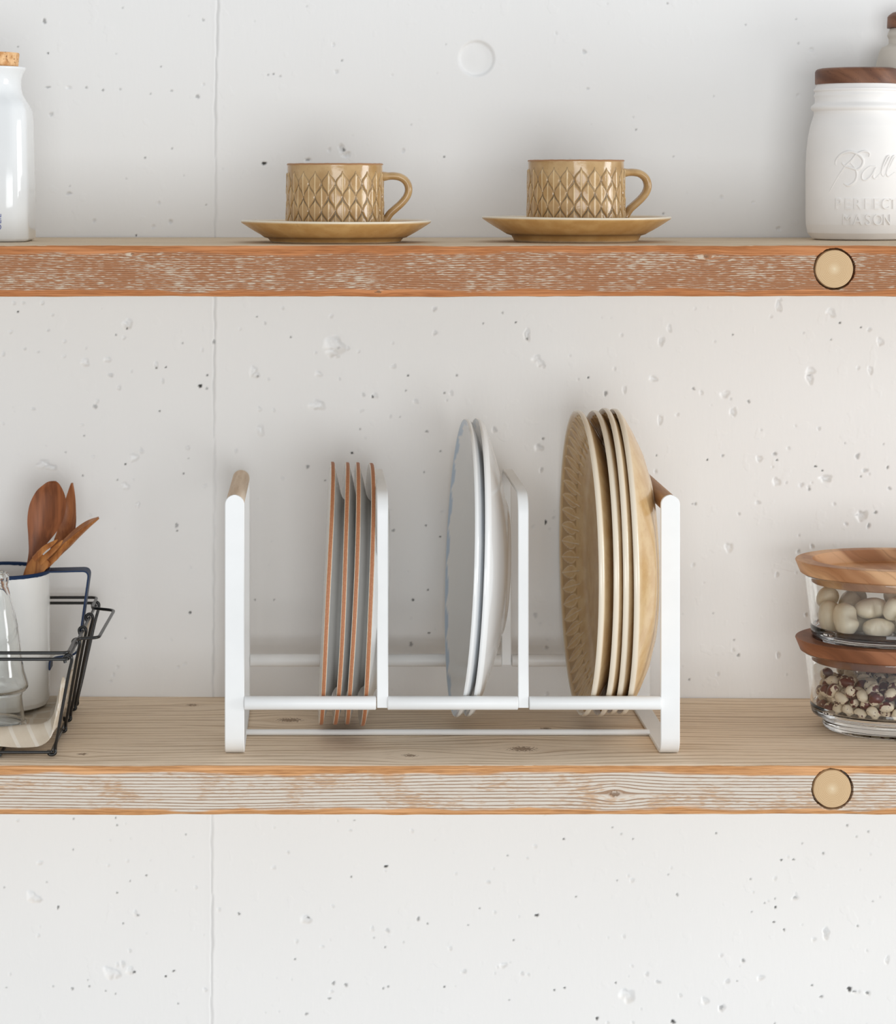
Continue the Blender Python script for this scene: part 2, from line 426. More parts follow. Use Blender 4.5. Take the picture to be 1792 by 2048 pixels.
def mat_bean(name, white, red=None):
    k = NT(name); o = k.obj(); rnd = k.n('ShaderNodeObjectInfo').outputs['Random']
    v = k.add(k.scale(o, (75, 75, 75)), k.vec(k.math('MULTIPLY', rnd, 91.0), k.math('MULTIPLY', rnd, 37.0), 0.0))
    n = k.noise(v, 1.0, 3.0, .55); c = k.mix(k.noise(o, 300.0, 2.0), white, (white[0] * .93, white[1] * .9, white[2] * .84, 1))
    if red:
        th = k.math('MULTIPLY_ADD', rnd, .16, .45)
        c = k.mix(k.step(k.math('SUBTRACT', n, th), -.012, .012), c, red)
        c = k.mix(k.step(k.noise(k.scale(v, (5, 5, 5)), 1.0, 1.0), .70, .72), c, red)
    return k.set(c, .28, spec=.45)
M_bean_w = mat_bean('butter_bean', lin(252, 241, 218))
M_bean_r = mat_bean('pinto_bean', lin(252, 238, 214), lin(104, 34, 32))
M_print = simple('blue_print', lin(70, 88, 150), .4)

sc.cycles.max_bounces = 12; sc.cycles.transmission_bounces = 12; sc.cycles.glossy_bounces = 6; sc.cycles.diffuse_bounces = 4; sc.cycles.adaptive_threshold = 0.02
WDIR = (.7, -.9, -.2); WRANGE = (-.75, 1.0); WLO = .40; WHI = .66; WCOL = (.97, .987, 1, 1)
AREAS = [('window_daylight', (3.2, 1.25, -.1), (.1, 1.95, -.2), 1.0, 1.25, 40.0, (.97, .99, 1.0)),
         ('front_fill_light', (.45, -1.7, -.47), (.1, 2.1, -.38), 2.0, 1.3, 48.0, (.97, .99, 1.0))]  # broad front fill, added to brighten the recesses between the shelves

BEANS_W = [(-0.0202,-0.027,0.0082,0.94,0.07,-0.03,0,1),
(0.0162,-0.0342,0.0079,0.9,0.83,0.14,-0.04,-0.55),
(-0.0274,-0.0018,0.0091,1.05,0.05,-0.07,1,0),
(0.0135,0.0161,0.01,0.99,0.21,-0.95,-0.19,-0.12),
(-0.0287,0.0298,0.0082,0.95,0.04,-0.64,-0.77,-0.03),
(0.018,-0.0094,0.0084,0.97,0.66,0.15,-0.1,-0.73),
(-0.0478,0.0178,0.0082,0.92,0.51,0.03,0.05,-0.86),
(-0.0007,-0.015,0.0095,0.96,0.71,0.37,-0.23,-0.54),
(-0.0091,0.0128,0.0124,1.05,0.63,0.25,0.56,0.49),
(-0.0312,0.0174,0.0226,1.06,0.47,0.2,-0.09,-0.86),
(-0.001,-0.0421,0.0131,0.95,0.43,0.5,-0.58,0.47),
(0.0173,0.0365,0.0095,0.95,0.92,0.17,-0.16,0.31),
(0.0197,0.0056,0.027,1.03,0.73,-0.2,0.48,-0.45),
(-0.0232,-0.0152,0.0221,1.01,0.17,0.05,-0.02,-0.98),
(-0.0521,0.0123,0.0257,0.96,0.55,0.12,-0.45,-0.69),
(0.0001,-0.0032,0.0272,1.02,0.31,0.31,-0.89,-0.12),
(-0.0062,-0.0287,0.0248,0.98,0.21,0.23,-0.48,-0.82),
(0.0115,0.0283,0.025,1,0.96,-0.03,-0.26,-0.04),
(-0.007,0.0375,0.01,1.02,0.83,0.38,-0.04,-0.4),
(-0.0448,-0.0227,0.0143,1.02,0.04,-0.67,-0.4,-0.62),
(-0.053,-0.0045,0.0133,0.97,0.64,0.35,0.58,-0.36)]
BEANS_R = [(0.0006,0.0256,0.0055,1.01,0.48,-0.45,0.74,-0.11),
(0.0014,0.036,0.004,0.91,0.37,0.76,-0.5,-0.19),
(-0.0502,-0.0225,0.0057,1,0.54,-0.25,0.8,-0.12),
(-0.0467,0.0053,0.0046,1.04,0.76,0.61,-0.11,-0.19),
(0.0107,-0.0232,0.0045,0.94,0.16,-0.88,0.43,-0.15),
(0.0165,0.0291,0.0043,0.94,0.36,-0.03,0.08,0.93),
(-0.025,-0.0309,0.0043,0.97,0.34,0.1,-0.18,-0.92),
(-0.0184,0.0101,0.0042,0.96,0.77,0.19,0.09,0.61),
(0.0063,0.0002,0.0047,1.03,0.06,0.16,0.98,-0.01),
(0.0176,-0.0408,0.0042,0.93,0.48,0.58,0.54,0.38),
(-0.0378,0.0097,0.0043,0.96,0.76,0.16,-0.13,-0.62),
(0.0097,-0.045,0.0065,1.04,0.52,0.56,-0.4,0.51),
(0.0175,-0.0163,0.0046,1.01,0.14,0.67,-0.73,-0.08),
(-0.0508,0.0231,0.006,0.96,0.61,0.45,0.56,-0.33),
(-0.0091,-0.0205,0.0048,1.08,0.53,0.07,0.2,0.82),
(-0.0078,0.0379,0.0053,0.98,0.73,-0.5,-0.33,0.32),
(-0.0066,-0.0367,0.0045,1.01,0.47,0.64,-0.47,-0.39),
(-0.0476,0.0145,0.0043,0.95,0.06,0.05,0.96,0.25),
(-0.0549,-0.0133,0.0045,0.97,0.09,-0.56,0.82,0.06),
(-0.0403,0.0211,0.0044,0.99,0.01,-0.19,-0.96,-0.21),
(-0.0008,0.0097,0.0046,1.04,0.48,0.58,-0.53,-0.38),
(-0.0178,0.0213,0.0042,0.95,0.51,0.27,-0.32,-0.75),
(-0.033,-0.0026,0.0045,1.02,0.63,0.11,-0.17,-0.75),
(-0.0021,-0.0091,0.0045,1.02,0.27,0.66,0.63,0.32),
(0.0166,0.0439,0.0045,0.96,0.67,0.69,-0.13,-0.26),
(-0.0167,-0.0375,0.005,0.99,0.35,0.14,-0.26,0.89),
(0.0175,0.0173,0.0051,1.02,0.65,-0.21,0.05,0.73),
(-0.0075,0.0004,0.0052,1.02,0.88,-0.37,-0.18,0.22),
(-0.043,-0.008,0.004,0.9,0.41,0.91,-0.02,0.04),
(-0.057,0.0079,0.0057,1.01,0.52,-0.24,0.8,-0.14),
(-0.0392,-0.0263,0.0112,0.9,0.07,0.69,0.65,-0.3),
(-0.0585,-0.0031,0.0048,0.97,0.06,0.68,0.7,-0.22),
(-0.0185,0.032,0.0047,1.05,0.12,0.3,-0.83,-0.46),
(0.0163,0.0061,0.0046,1.01,0.26,0.92,0.29,0.1),
(-0.0243,0.0014,0.0044,0.92,0.29,0.54,0.77,0.15),
(-0.0441,-0.03,0.0056,0.97,0.85,-0.23,0.47,0.1),
(0.0055,0.007,0.0131,1.07,0.19,-0.01,-0.45,0.87),
(-0.0099,0.0104,0.006,0.97,0.28,0.65,0.08,0.7),
(-0.0275,0.0405,0.0053,0.98,0.04,0.29,-0.56,0.78),
(0.0172,0.0351,0.0102,0.95,0.73,0.07,-0.39,-0.55),
(-0.0427,0.0307,0.0063,1.08,0.45,-0.04,-0.75,-0.48),
(-0.0271,-0.0405,0.0061,1.03,0.69,0.58,0.28,-0.33),
(-0.0327,0.0299,0.005,0.98,0.3,-0.77,-0.48,0.29),
(0.0095,0.0383,0.0053,0.98,0.71,-0.51,0.35,-0.33),
(-0.0075,0.0188,0.0044,0.98,0.05,0,0.98,0.18),
(-0.0085,0.0457,0.0113,0.97,0.54,0.79,0.22,-0.19),
(0.0036,0.0181,0.0094,0.91,0.16,-0.44,0.56,0.69),
(-0.0503,-0.0031,0.0099,1.06,0.36,-0.44,-0.75,0.34),
(-0.0094,0.0282,0.0042,0.93,0.5,0.85,0.15,0.04),
(0.0079,-0.0108,0.0046,1.04,0.16,0.56,0.8,0.14),
(-0.0489,0.0251,0.0155,1.02,0.38,0.16,-0.61,-0.68),
(-0.018,-0.0065,0.0041,0.93,0.43,0.59,-0.52,-0.44),
(-0.0223,0.043,0.013,0.92,0.45,0.57,0.47,-0.5),
(0.0079,-0.035,0.0045,1.01,0.32,0.76,0.5,0.26),
(-0.0206,-0.0199,0.0048,1,0.74,-0.2,-0.08,0.64),
(-0.0323,0.0185,0.0096,0.99,0.03,-0.73,-0.61,-0.3),
(-0.0101,-0.0456,0.0057,0.92,0.51,-0.29,0.71,0.39),
(-0.0315,-0.0234,0.0051,1.06,0.38,-0.01,0.2,-0.9),
(-0.0009,-0.0295,0.004,0.91,0.83,0.15,-0.15,-0.51),
(-0.0423,0.0161,0.0125,1.05,0.04,-0.04,-0.99,0.14),
(-0.0418,-0.0181,0.0045,1.01,0.27,0.29,0.73,0.55),
(-0.0159,0.043,0.0048,1.04,0.95,0.11,-0.02,0.29),
(0.001,-0.0193,0.0059,1.03,0.48,-0.16,-0.49,-0.71),
(-0.0407,-0.0021,0.0106,1.01,0.81,-0.26,0.14,-0.51),
(-0.0385,0.0259,0.0139,0.97,0.23,-0.7,0.42,0.53),
(-0.0361,-0.0362,0.0046,0.93,0.92,-0.01,0.21,-0.34),
(0.0087,0.0123,0.0048,0.97,0.63,-0.2,0.06,0.75),
(-0.0147,-0.0291,0.0041,0.92,0.86,0.41,-0.17,-0.25),
(0.0167,-0.0043,0.0042,0.94,0.04,0.41,-0.89,-0.21),
(-0.0003,-0.0452,0.0062,1.03,0.3,-0.67,0.52,0.42),
(-0.0001,-0.0014,0.0119,1.02,0.58,0.67,-0.2,-0.42),
(-0.0217,-0.0345,0.0133,0.99,0.95,0.06,-0.29,-0.05),
(-0.0178,-0.0123,0.011,0.93,0.15,0.83,-0.42,-0.34),
(-0.0038,0.0329,0.011,0.92,0.46,0.21,-0.28,-0.82),
(-0.0198,0.0082,0.0124,0.9,0.72,0.68,0.07,0.12),
(0.0171,-0.0318,0.008,1.03,0.76,0.31,-0.56,-0.08),
(0.0053,0.0327,0.0115,0.92,0.83,0.17,0.48,-0.22),
(-0.0157,-0.0234,0.0118,0.94,0.16,0.91,-0.36,-0.14),
(-0.0341,-0.0133,0.005,0.94,0.46,0.74,-0.17,-0.46),
(-0.0223,0.0252,0.0124,1.04,0.17,-0.09,-0.87,0.46),
(0.0116,0.014,0.0138,0.98,0.49,0.68,0.36,-0.41),
(0.0045,-0.027,0.0108,0.95,0.19,-0.28,-0.81,-0.48),
(-0.0101,-0.0094,0.0082,0.95,0.45,-0.27,0.83,-0.21),
(-0.0259,0.0228,0.004,0.9,0.31,0.61,-0.68,-0.28),
(-0.0315,-0.0326,0.0112,0.98,0.53,0.48,-0.68,-0.16),
(-0.0485,0.0058,0.015,1.03,0.84,-0.27,-0.15,-0.45),
(0.0013,-0.0352,0.0118,1.07,0.09,-0.12,-0.04,0.99),
(-0.0222,0.0161,0.0105,0.98,0.17,-0.31,0.64,0.68),
(-0.0247,-0.0056,0.0147,1.01,0.4,-0.4,0.44,0.7),
(-0.0375,0.0074,0.0127,0.95,0.13,0.99,-0.06,-0.08),
(0.0089,0.0233,0.0055,0.96,0.54,0.44,0.11,-0.71),
(0.0019,0.0441,0.0105,1.05,0.33,-0.6,0.64,-0.35),
(-0.0169,0.0005,0.0105,1.02,0.45,0.8,0.39,-0.11),
(-0.0179,-0.0438,0.0118,0.99,0.1,0.09,0.99,0.1),
(-0.026,-0.0106,0.0051,0.96,0.58,0.48,-0.06,-0.65),
(0.0122,0.0438,0.0132,1.05,0.97,0.19,-0.13,0.04),
(-0.0041,0.022,0.0124,0.97,0.66,0.32,-0.37,-0.56),
(-0.0282,0.0099,0.0052,0.92,0.87,-0.08,0.42,0.24),
(-0.0343,0.0366,0.0127,1.07,0.65,0.63,-0.04,0.42),
(0.002,0.0148,0.0191,1.07,0.92,-0.21,-0.3,-0.17),
(-0.0251,0.0344,0.012,0.94,0.81,-0.43,-0.4,0.03),
(-0.042,0.0204,0.021,0.97,0.06,0.03,-0.83,-0.55),
(0.0037,-0.046,0.0155,0.97,0.1,-0.01,-0.99,-0.02),
(0.0039,-0.0114,0.0128,0.96,0.87,-0.17,-0.34,0.33),
(-0.0096,0.0058,0.0147,1.04,0.87,0.2,0.1,-0.44),
(-0.0351,-0.0104,0.0148,1.07,0.27,0,-0.88,-0.4),
(-0.0035,-0.0091,0.0174,1.01,0.24,-0.4,0.88,0.04),
(0.0163,-0.0101,0.012,1.05,0.21,0.32,0.91,0.18),
(-0.0122,0.0198,0.0119,0.94,0.65,0.06,0.26,0.72),
(-0.0123,-0.0343,0.0118,0.93,0.35,0.71,0.57,0.19),
(0.0173,0.0175,0.0219,1.04,0.01,-0.75,-0.01,0.66),
(-0.0491,-0.0135,0.0112,0.92,0.16,-0.93,0.19,0.28),
(-0.0279,0.0025,0.0124,0.92,0.38,-0.36,0.81,0.26),
(-0.0086,-0.0003,0.0216,0.97,0.27,0.9,-0.29,-0.19),
(0.0169,-0.0422,0.0144,1.04,0.58,-0.45,0.37,-0.57),
(0.0096,-0.0022,0.0151,1.03,0.15,-0.64,0.12,0.74),
(-0.0254,-0.0414,0.0178,1.04,0.83,0.46,-0.32,0.05),
(-0.025,-0.0258,0.0125,0.91,0.54,0.41,-0.64,0.35),
(-0.0423,0.0324,0.0195,0.92,0.65,0.63,0.42,0.05),
(-0.0462,-0.0079,0.0178,1.05,0.05,0.86,0.43,-0.28),
(0.0169,0.002,0.0129,0.94,0.06,-0.56,-0.82,-0.11),
(-0.0301,0.0295,0.0194,1.07,0.48,-0.3,0.76,0.31),
(-0.0139,0.0376,0.0127,0.98,0.75,-0.66,-0.02,0.05),
(0.0097,-0.0172,0.014,0.9,0.4,-0.07,-0.06,-0.91),
(0.0176,0.024,0.0128,0.97,0.76,-0.26,0.59,0.05),
(-0.0484,-0.0262,0.0152,0.98,0.82,-0.39,0.37,-0.2),
(0.0169,-0.0233,0.0133,1.02,0.77,-0.14,-0.56,-0.28),
(0.0077,0.0257,0.0157,1.01,0.32,-0.06,0.31,-0.89),
(-0.0097,-0.0172,0.0135,0.95,0.79,-0.07,-0.03,-0.61),
(-0.0066,-0.0269,0.016,1.08,0.16,0.88,0.01,-0.44),
(-0.029,0.0117,0.016,0.97,0.13,0.97,-0.2,0.02),
(-0.0265,0.0204,0.0188,0.95,0.08,-0.85,-0.32,-0.41),
(-0.0167,0.0136,0.0186,0.9,0.93,-0.2,0.28,0.14),
(-0.0324,-0.0191,0.0129,0.91,0.96,-0.2,-0.17,0.06),
(-0.0051,0.0451,0.0212,1.02,0.83,-0.25,0.45,0.24),
(-0.0082,0.0186,0.0197,0.98,0.26,0.5,0.7,0.43),
(-0.0043,-0.0453,0.0242,1,0.28,-0.87,0.28,0.29),
(-0.0347,-0.0365,0.0195,0.94,0.22,-0.71,0.63,0.23),
(-0.0142,-0.0064,0.0178,1.05,0.19,0.92,0.06,-0.32),
(-0.0006,0.0051,0.0208,1.03,0.28,-0.83,0.47,-0.09),
(-0.0429,-0.0179,0.0157,1.04,0.06,0.43,0.05,0.9),
(-0.0259,-0.0319,0.0224,1.06,0.23,0.33,0.62,-0.67),
(0.01,-0.0269,0.0189,0.94,0.69,-0.03,0.51,0.52),
(-0.0195,0.0026,0.0199,1.02,0.85,0.2,-0.03,0.49),
(-0.0004,-0.0199,0.0173,1.04,0.84,-0.22,0.46,0.17),
(-0.0331,0.0174,0.0245,1.06,0.46,0.6,0.07,-0.65),
(-0.0271,0.0396,0.0215,1.04,0.32,-0.73,0.54,0.26),
(0.0096,-0.0377,0.018,0.97,0.3,0.6,-0.71,-0.22),
(-0.0539,0.0163,0.0115,0.92,0.42,-0.07,-0.5,0.76),
(0.0159,0.036,0.0198,1.07,0.16,0.21,0.93,-0.26),
(0.0046,0.0422,0.0189,0.94,0.52,0.14,-0.11,0.83),
(-0.0583,0.0035,0.0151,1.04,0.58,-0.31,0.44,-0.6),
(-0.0113,0.0094,0.0238,0.98,0.96,0.07,0.2,0.19),
(0.0176,-0.0153,0.0211,0.99,0.66,-0.16,-0.64,0.37),
(-0.0133,-0.0398,0.0209,1.05,0.29,-0.31,0.45,0.79),
(0.0178,-0.0032,0.0203,0.98,0.6,0.44,0.33,0.59),
(-0.0131,0.0292,0.0139,0.95,0.3,-0.24,-0.57,-0.73),
(-0.0063,-0.0428,0.0145,1.03,0.61,0.27,0.44,0.59),
(-0.0311,0.0074,0.0235,0.92,0.01,0.12,-0.58,-0.81),
(-0.0231,-0.0168,0.0169,0.92,0.16,-0.53,0.81,0.2),
(0.007,-0.0191,0.0224,0.92,0.93,0.13,0.23,0.26),
(-0.0529,0.013,0.019,0.98,0.15,0.14,-0.62,-0.76),
(-0.014,-0.0173,0.0215,1.07,0.14,-0.71,0.68,0.14),
(-0.0151,0.0435,0.0205,1.03,0.78,-0.49,0.38,-0.1),
(-0.0051,0.036,0.0195,0.99,0.89,-0.37,-0.11,-0.26),
(0.0172,-0.0326,0.0189,0.92,0.02,0.59,0.6,-0.53),
(-0.0346,-0.0256,0.0191,1.02,0.33,-0.56,-0.76,0.06),
(-0.0377,-0.0064,0.0239,1.03,0.35,0.92,-0.2,0.02),
(-0.0011,-0.0369,0.0205,1.01,0.38,0.89,-0.25,0.03),
(-0.0563,-0.0083,0.0173,1.05,0.68,-0.56,0.08,0.45),
(0.0081,-0.0097,0.0215,0.99,0.78,0.6,-0.04,-0.18),
(-0.0409,0.0111,0.0201,0.97,0.99,0.16,-0.03,-0),
(-0.0046,-0.0127,0.0257,1.06,0.05,-0.15,-0.96,-0.22),
(0.0174,-0.0257,0.0243,1.02,0.69,-0.01,0.33,0.65),
(-0.0167,-0.0291,0.0191,0.92,0.03,0.44,0.9,-0.01),
(-0.0535,-0.0183,0.0197,1.07,0.49,0.35,0.79,-0.11),
(-0.031,-0.0153,0.0226,1.05,0.18,-0.41,0.72,0.53),
(0.0128,0.0452,0.0224,0.94,0.16,-0.03,0.28,0.95),
(0.0165,0.0269,0.0226,0.96,0.3,0.9,0.02,0.3),
(0.0111,0.006,0.0209,0.99,0.95,-0.07,0.16,-0.27),
(-0.006,-0.0225,0.0259,0.98,0.41,0.22,0.56,0.68),
(-0.0512,0.0201,0.0254,1.07,0.47,0.69,-0.56,-0.03),
(-0.0268,-0.001,0.0251,0.96,0.48,-0.16,0.67,0.54),
(-0.0224,-0.01,0.0245,0.95,0.3,-0.24,-0.81,0.43),
(-0.0175,0.0228,0.0204,0.93,0.2,-0.55,-0.62,-0.51),
(-0.0224,0.0158,0.0258,0.93,0.94,0.31,-0.08,0.08),
(0.0075,-0.0015,0.0255,0.92,0.83,-0.08,-0.44,-0.35),
(-0.0247,-0.0225,0.0239,1.07,0.74,0.66,0.13,0.07),
(0.007,0.0222,0.025,0.99,0.52,-0.7,0.24,0.43),
(0.0154,-0.0437,0.0234,0.93,0.6,-0.25,0,-0.76),
(0.0013,-0.0287,0.0207,0.91,0.58,-0.07,-0.79,0.19),
(0.0067,-0.0459,0.0245,0.93,0.67,-0.5,0.31,0.46),
(0.0047,0.0318,0.0222,1.08,0.25,0.38,-0.84,-0.28),
(-0.0524,-0.0098,0.0257,0.93,0.16,0.5,0.83,0.2),
(-0.021,0.0312,0.0206,0.92,0.67,-0.2,-0.7,0.15),
(-0.0527,-0.0008,0.0212,0.97,0.02,-0.21,-0.71,-0.67),
(-0.0089,-0.032,0.0248,0.95,0.17,0.02,-0.31,-0.94),
(-0.0336,-0.0001,0.0182,0.91,0.6,-0.3,-0.26,0.7),
(-0.0405,0.003,0.0224,0.96,0.18,-0.49,0.59,0.62),
(-0.0357,0.0354,0.0261,1.02,0.7,0.39,0.28,0.54),
(-0.0423,-0.0162,0.0256,1.06,0.98,0.12,0.03,-0.15),
(-0.0125,0.0309,0.0247,1.01,0.21,-0.21,0.43,-0.85),
(-0.0425,-0.0306,0.0214,0.99,0.31,-0.71,-0.28,0.57)]
# ---------------------------------------------------------------- wall
def Yw(x): return 2.128 - 0.0117 * (x - 0.115)
PITS = []   # (px, py, rx, ry, dirt) in photograph pixels
def pits(ox, oy, s, L):
    for a in L: PITS.append((ox + a[0] * s, oy + a[1] * s, a[2] * s, a[3] * s, a[4]))
A = 600 / 1792
pits(0, 0, A, [(262,125,12,16,.5),(730,45,4,4,.3),(1212,118,9,10,.3),(103,278,5,5,.5),(285,316,6,6,.9),(960,396,5,5,.6),(282,520,16,6,.4),(408,522,18,8,.2),(513,522,10,5,.4),(613,538,9,5,.6),(715,532,9,6,.3),(1022,542,10,5,.3),(1178,576,12,14,.4),(1602,446,6,5,.4),(1634,442,5,5,.6),(1673,455,8,8,.3),(302,682,12,14,.2),(1027,886,5,7,.4),(865,942,4,4,.6),(1577,976,14,12,1),(752,1068,6,7,.2),(408,1155,17,10,.2),(415,1112,5,5,.3),(1098,1050,5,4,.2),(1230,1224,5,5,.4),(1018,1325,12,16,.15),(560,1320,10,14,.1),(812,1407,6,7,1),(690,320,4,5,.2),(898,560,4,4,.4)])
pits(500, 0, A, [(345,955,20,12,.7),(545,885,18,26,.3),(575,925,26,18,.2),(560,895,9,13,.7),(515,428,12,14,.1),(548,362,10,5,.4),(1160,937,6,6,.7),(915,900,10,15,.1),(1170,265,4,4,.3),(963,745,5,5,.2),(338,38,5,5,.2)])
pits(1050, 0, A, [(352,310,14,14,.2),(375,530,14,5,.2),(848,22,7,4,.4),(1615,116,5,5,.4),(1315,149,5,4,.4),(1630,260,7,8,.3),(1125,575,6,6,.3),(662,775,5,5,.5),(646,700,5,4,.2),(885,935,5,5,.3),(1172,1178,8,14,.1),(825,1275,8,5,.5)])
pits(0, 590, A, [(103,101,7,7,1),(135,48,10,10,.1),(250,50,9,14,.1),(310,120,10,10,.1),(285,213,9,8,.2),(760,175,26,32,.2),(757,203,6,5,1),(690,240,4,4,.6),(505,405,27,22,.15),(640,388,20,17,.2),(658,480,16,13,.2),(783,458,8,10,.1),(708,556,15,14,.1),(930,418,9,24,.2),(932,438,4,6,.7),(990,433,5,5,.9),(970,515,9,16,.1),(1238,481,6,8,.8),(1195,545,11,14,1),(566,668,13,15,.4),(195,684,12,10,.15),(953,695,4,4,.9),(1512,455,22,30,.12),(1530,480,20,20,.15),(1538,488,8,8,.5),(1548,683,14,15,.05),(1552,812,26,32,.1),(1603,505,9,9,.1),(1535,131,5,5,.6),(1583,168,9,9,.2),(1736,253,4,4,.7),(1090,289,4,4,.5),(390,942,6,6,.4),(840,933,15,20,.3),(795,975,26,28,.1),(748,1012,6,7,.8),(492,1082,5,7,.6),(700,1107,4,4,.6),(745,1145,26,24,.05),(820,1257,15,18,.2),(1096,1069,4,4,.8),(1058,1411,4,4,.8),(1120,916,14,15,.1),(1125,978,4,4,.3),(255,1015,40,26,.08),(300,1035,34,20,.08),(15,357,10,14,.1),(145,325,8,10,.2),(228,342,7,7,.2),(510,320,6,9,.1),(1408,935,12,14,.1)])
pits(600, 590, A, [(205,300,60,52,.05),(190,345,34,30,.08),(230,318,9,9,.25),(110,472,20,18,.1),(102,660,42,32,.08),(557,427,16,14,.1),(646,482,5,4,.9),(378,597,12,12,.2),(446,602,18,18,.2),(434,608,4,10,.9),(690,636,18,12,.2),(375,690,8,6,.1),(803,85,14,14,.2),(806,226,12,16,.15),(1094,169,4,4,.7),(1288,163,5,5,.9),(1355,238,20,34,.2),(1358,262,6,8,.7),(1410,380,22,26,.1),(1432,405,24,24,.12),(1720,493,7,6,.9),(310,944,9,7,1),(741,1059,5,4,.7),(538,728,10,10,.1),(597,730,4,7,.3),(1160,805,17,15,.1),(1425,912,24,22,.15),(1440,1045,10,14,.1),(1467,1357,7,13,1),(1515,1332,10,10,.1),(753,1376,4,4,.9),(838,1444,5,4,.9),(150,1109,4,5,.6),(452,1057,4,4,.8),(235,503,9,9,.1)])
pits(1192, 590, A, [(1086,65,18,34,.15),(1040,128,10,10,.1),(1397,105,27,27,.12),(1450,165,8,7,.8),(1575,192,6,7,.8),(1625,205,14,12,.1),(1690,277,20,24,.15),(813,236,5,6,.7),(387,275,20,26,.25),(435,200,14,22,.1),(1275,450,24,26,.12),(1270,500,22,30,.15),(1268,478,18,8,.6),(1632,447,14,25,.1),(340,500,26,15,.15),(765,592,26,22,.15),(800,620,8,8,.2),(815,697,17,28,.2),(168,565,12,20,.1),(381,745,15,25,.15),(1063,946,12,12,.4),(1076,983,8,6,.7),(970,975,22,16,.2),(753,957,10,8,.4),(662,982,6,6,1),(360,958,4,4,.7),(1305,1021,9,6,.9),(1347,1046,5,5,.9),(1365,1093,40,20,.15),(1555,960,15,16,.3),(1600,1045,17,12,.2),(1735,1027,7,10,.6),(1072,1113,22,25,.1),(1220,1132,14,14,.1),(1130,1118,6,9,.1),(962,1237,15,12,.1),(1580,1315,30,34,.15),(1552,1312,12,6,.3),(1622,1375,9,16,.3),(1745,1152,12,10,.3),(573,1246,6,6,.4),(850,1305,8,10,.2),(1325,795,9,12,.1),(980,805,8,8,.1),(1480,883,5,6,.3),(1710,888,5,6,.3),(705,278,8,8,.1),(1235,226,6,6,.2)])
pits(0, 0, 1, [(1456,1094,9,8,.15),(380,1226,3,3,.9),(826,1200,3,3,.9),(856,1180,2,2,.8),(858,1266,3,2,.9),(1070,1230,5,5,.2),(1092,1295,4,4,.2),(1390,1007,3,3,.4),(250,1278,2,2,.3),(510,1200,2,2,.6),(548,1200,2,2,.5),(1425,1226,2,2,.3)])
B_ = 800 / 1792
pits(0, 1600, B_, [(517,84,4,4,.7),(523,118,4,4,.6),(326,227,4,4,.6),(175,287,14,8,.2),(655,343,5,4,.8),(523,421,5,5,.7),(142,440,24,25,.1),(168,452,20,12,.2),(258,486,7,8,.7),(16,398,4,4,.5),(207,373,4,4,.3),(490,780,28,26,.08),(520,785,22,18,.1),(548,740,12,14,.3),(580,770,18,16,.15),(600,776,7,7,.8),(777,770,7,5,.8),(741,795,6,6,.8),(391,812,4,4,.4),(1070,514,6,7,.7),(1370,538,26,16,.15),(1382,532,8,5,.6),(1729,298,10,6,1),(1574,345,4,4,.7),(1735,585,10,10,.2),(1725,660,4,4,.5),(1290,236,7,8,.1),(1568,138,8,6,.1),(550,558,3,3,.6),(580,680,7,9,.1),(1675,618,4,4,.3),(235,842,4,5,.3)])
C_ = 992 / 1792
pits(800, 1600, C_, [(766,97,4,4,.5),(591,140,5,4,.7),(798,121,4,5,.3),(840,138,4,4,.6),(1140,117,4,4,.6),(388,201,4,4,.5),(459,210,5,5,.1),(318,297,8,7,.1),(783,288,3,3,.6),(967,266,4,4,.4),(635,348,3,3,.6),(288,392,4,4,.6),(494,416,8,6,.9),(99,447,4,4,.6),(246,452,3,3,.5),(410,506,3,3,.6),(1375,213,5,4,.9),(1419,212,5,4,.7),(1315,369,4,4,.5),(1352,353,3,4,.5),(1354,384,5,5,.9),(1348,437,5,4,.9),(1385,465,4,6,.7),(1425,350,11,9,.6),(1268,400,3,4,.4),(1536,478,12,20,.3),(1612,88,5,5,.5),(1688,110,5,5,.4),(1645,128,4,5,.3),(160,675,4,4,.7),(230,620,10,8,.1),(372,597,14,9,.1),(557,685,4,4,.8),(594,677,5,4,.9),(779,658,4,4,.8),(394,722,3,3,.6),(820,705,25,26,.1),(1100,722,12,14,.2),(1160,748,12,14,.7),(1238,576,6,7,.5),(1300,638,13,9,.2),(1180,652,10,9,.1),(985,798,9,8,.9),(711,787,5,8,.9),(1485,665,5,4,.7),(1620,678,10,9,.9),(1638,688,11,6,.9),(1685,692,12,7,.9),(1518,706,8,5,.5),(1755,573,7,14,.1),(930,655,10,6,.2),(890,627,8,8,.1),(12,515,4,5,.2),(440,627,8,7,.1),(1450,153,4,4,.4),(1704,362,4,4,.4)])

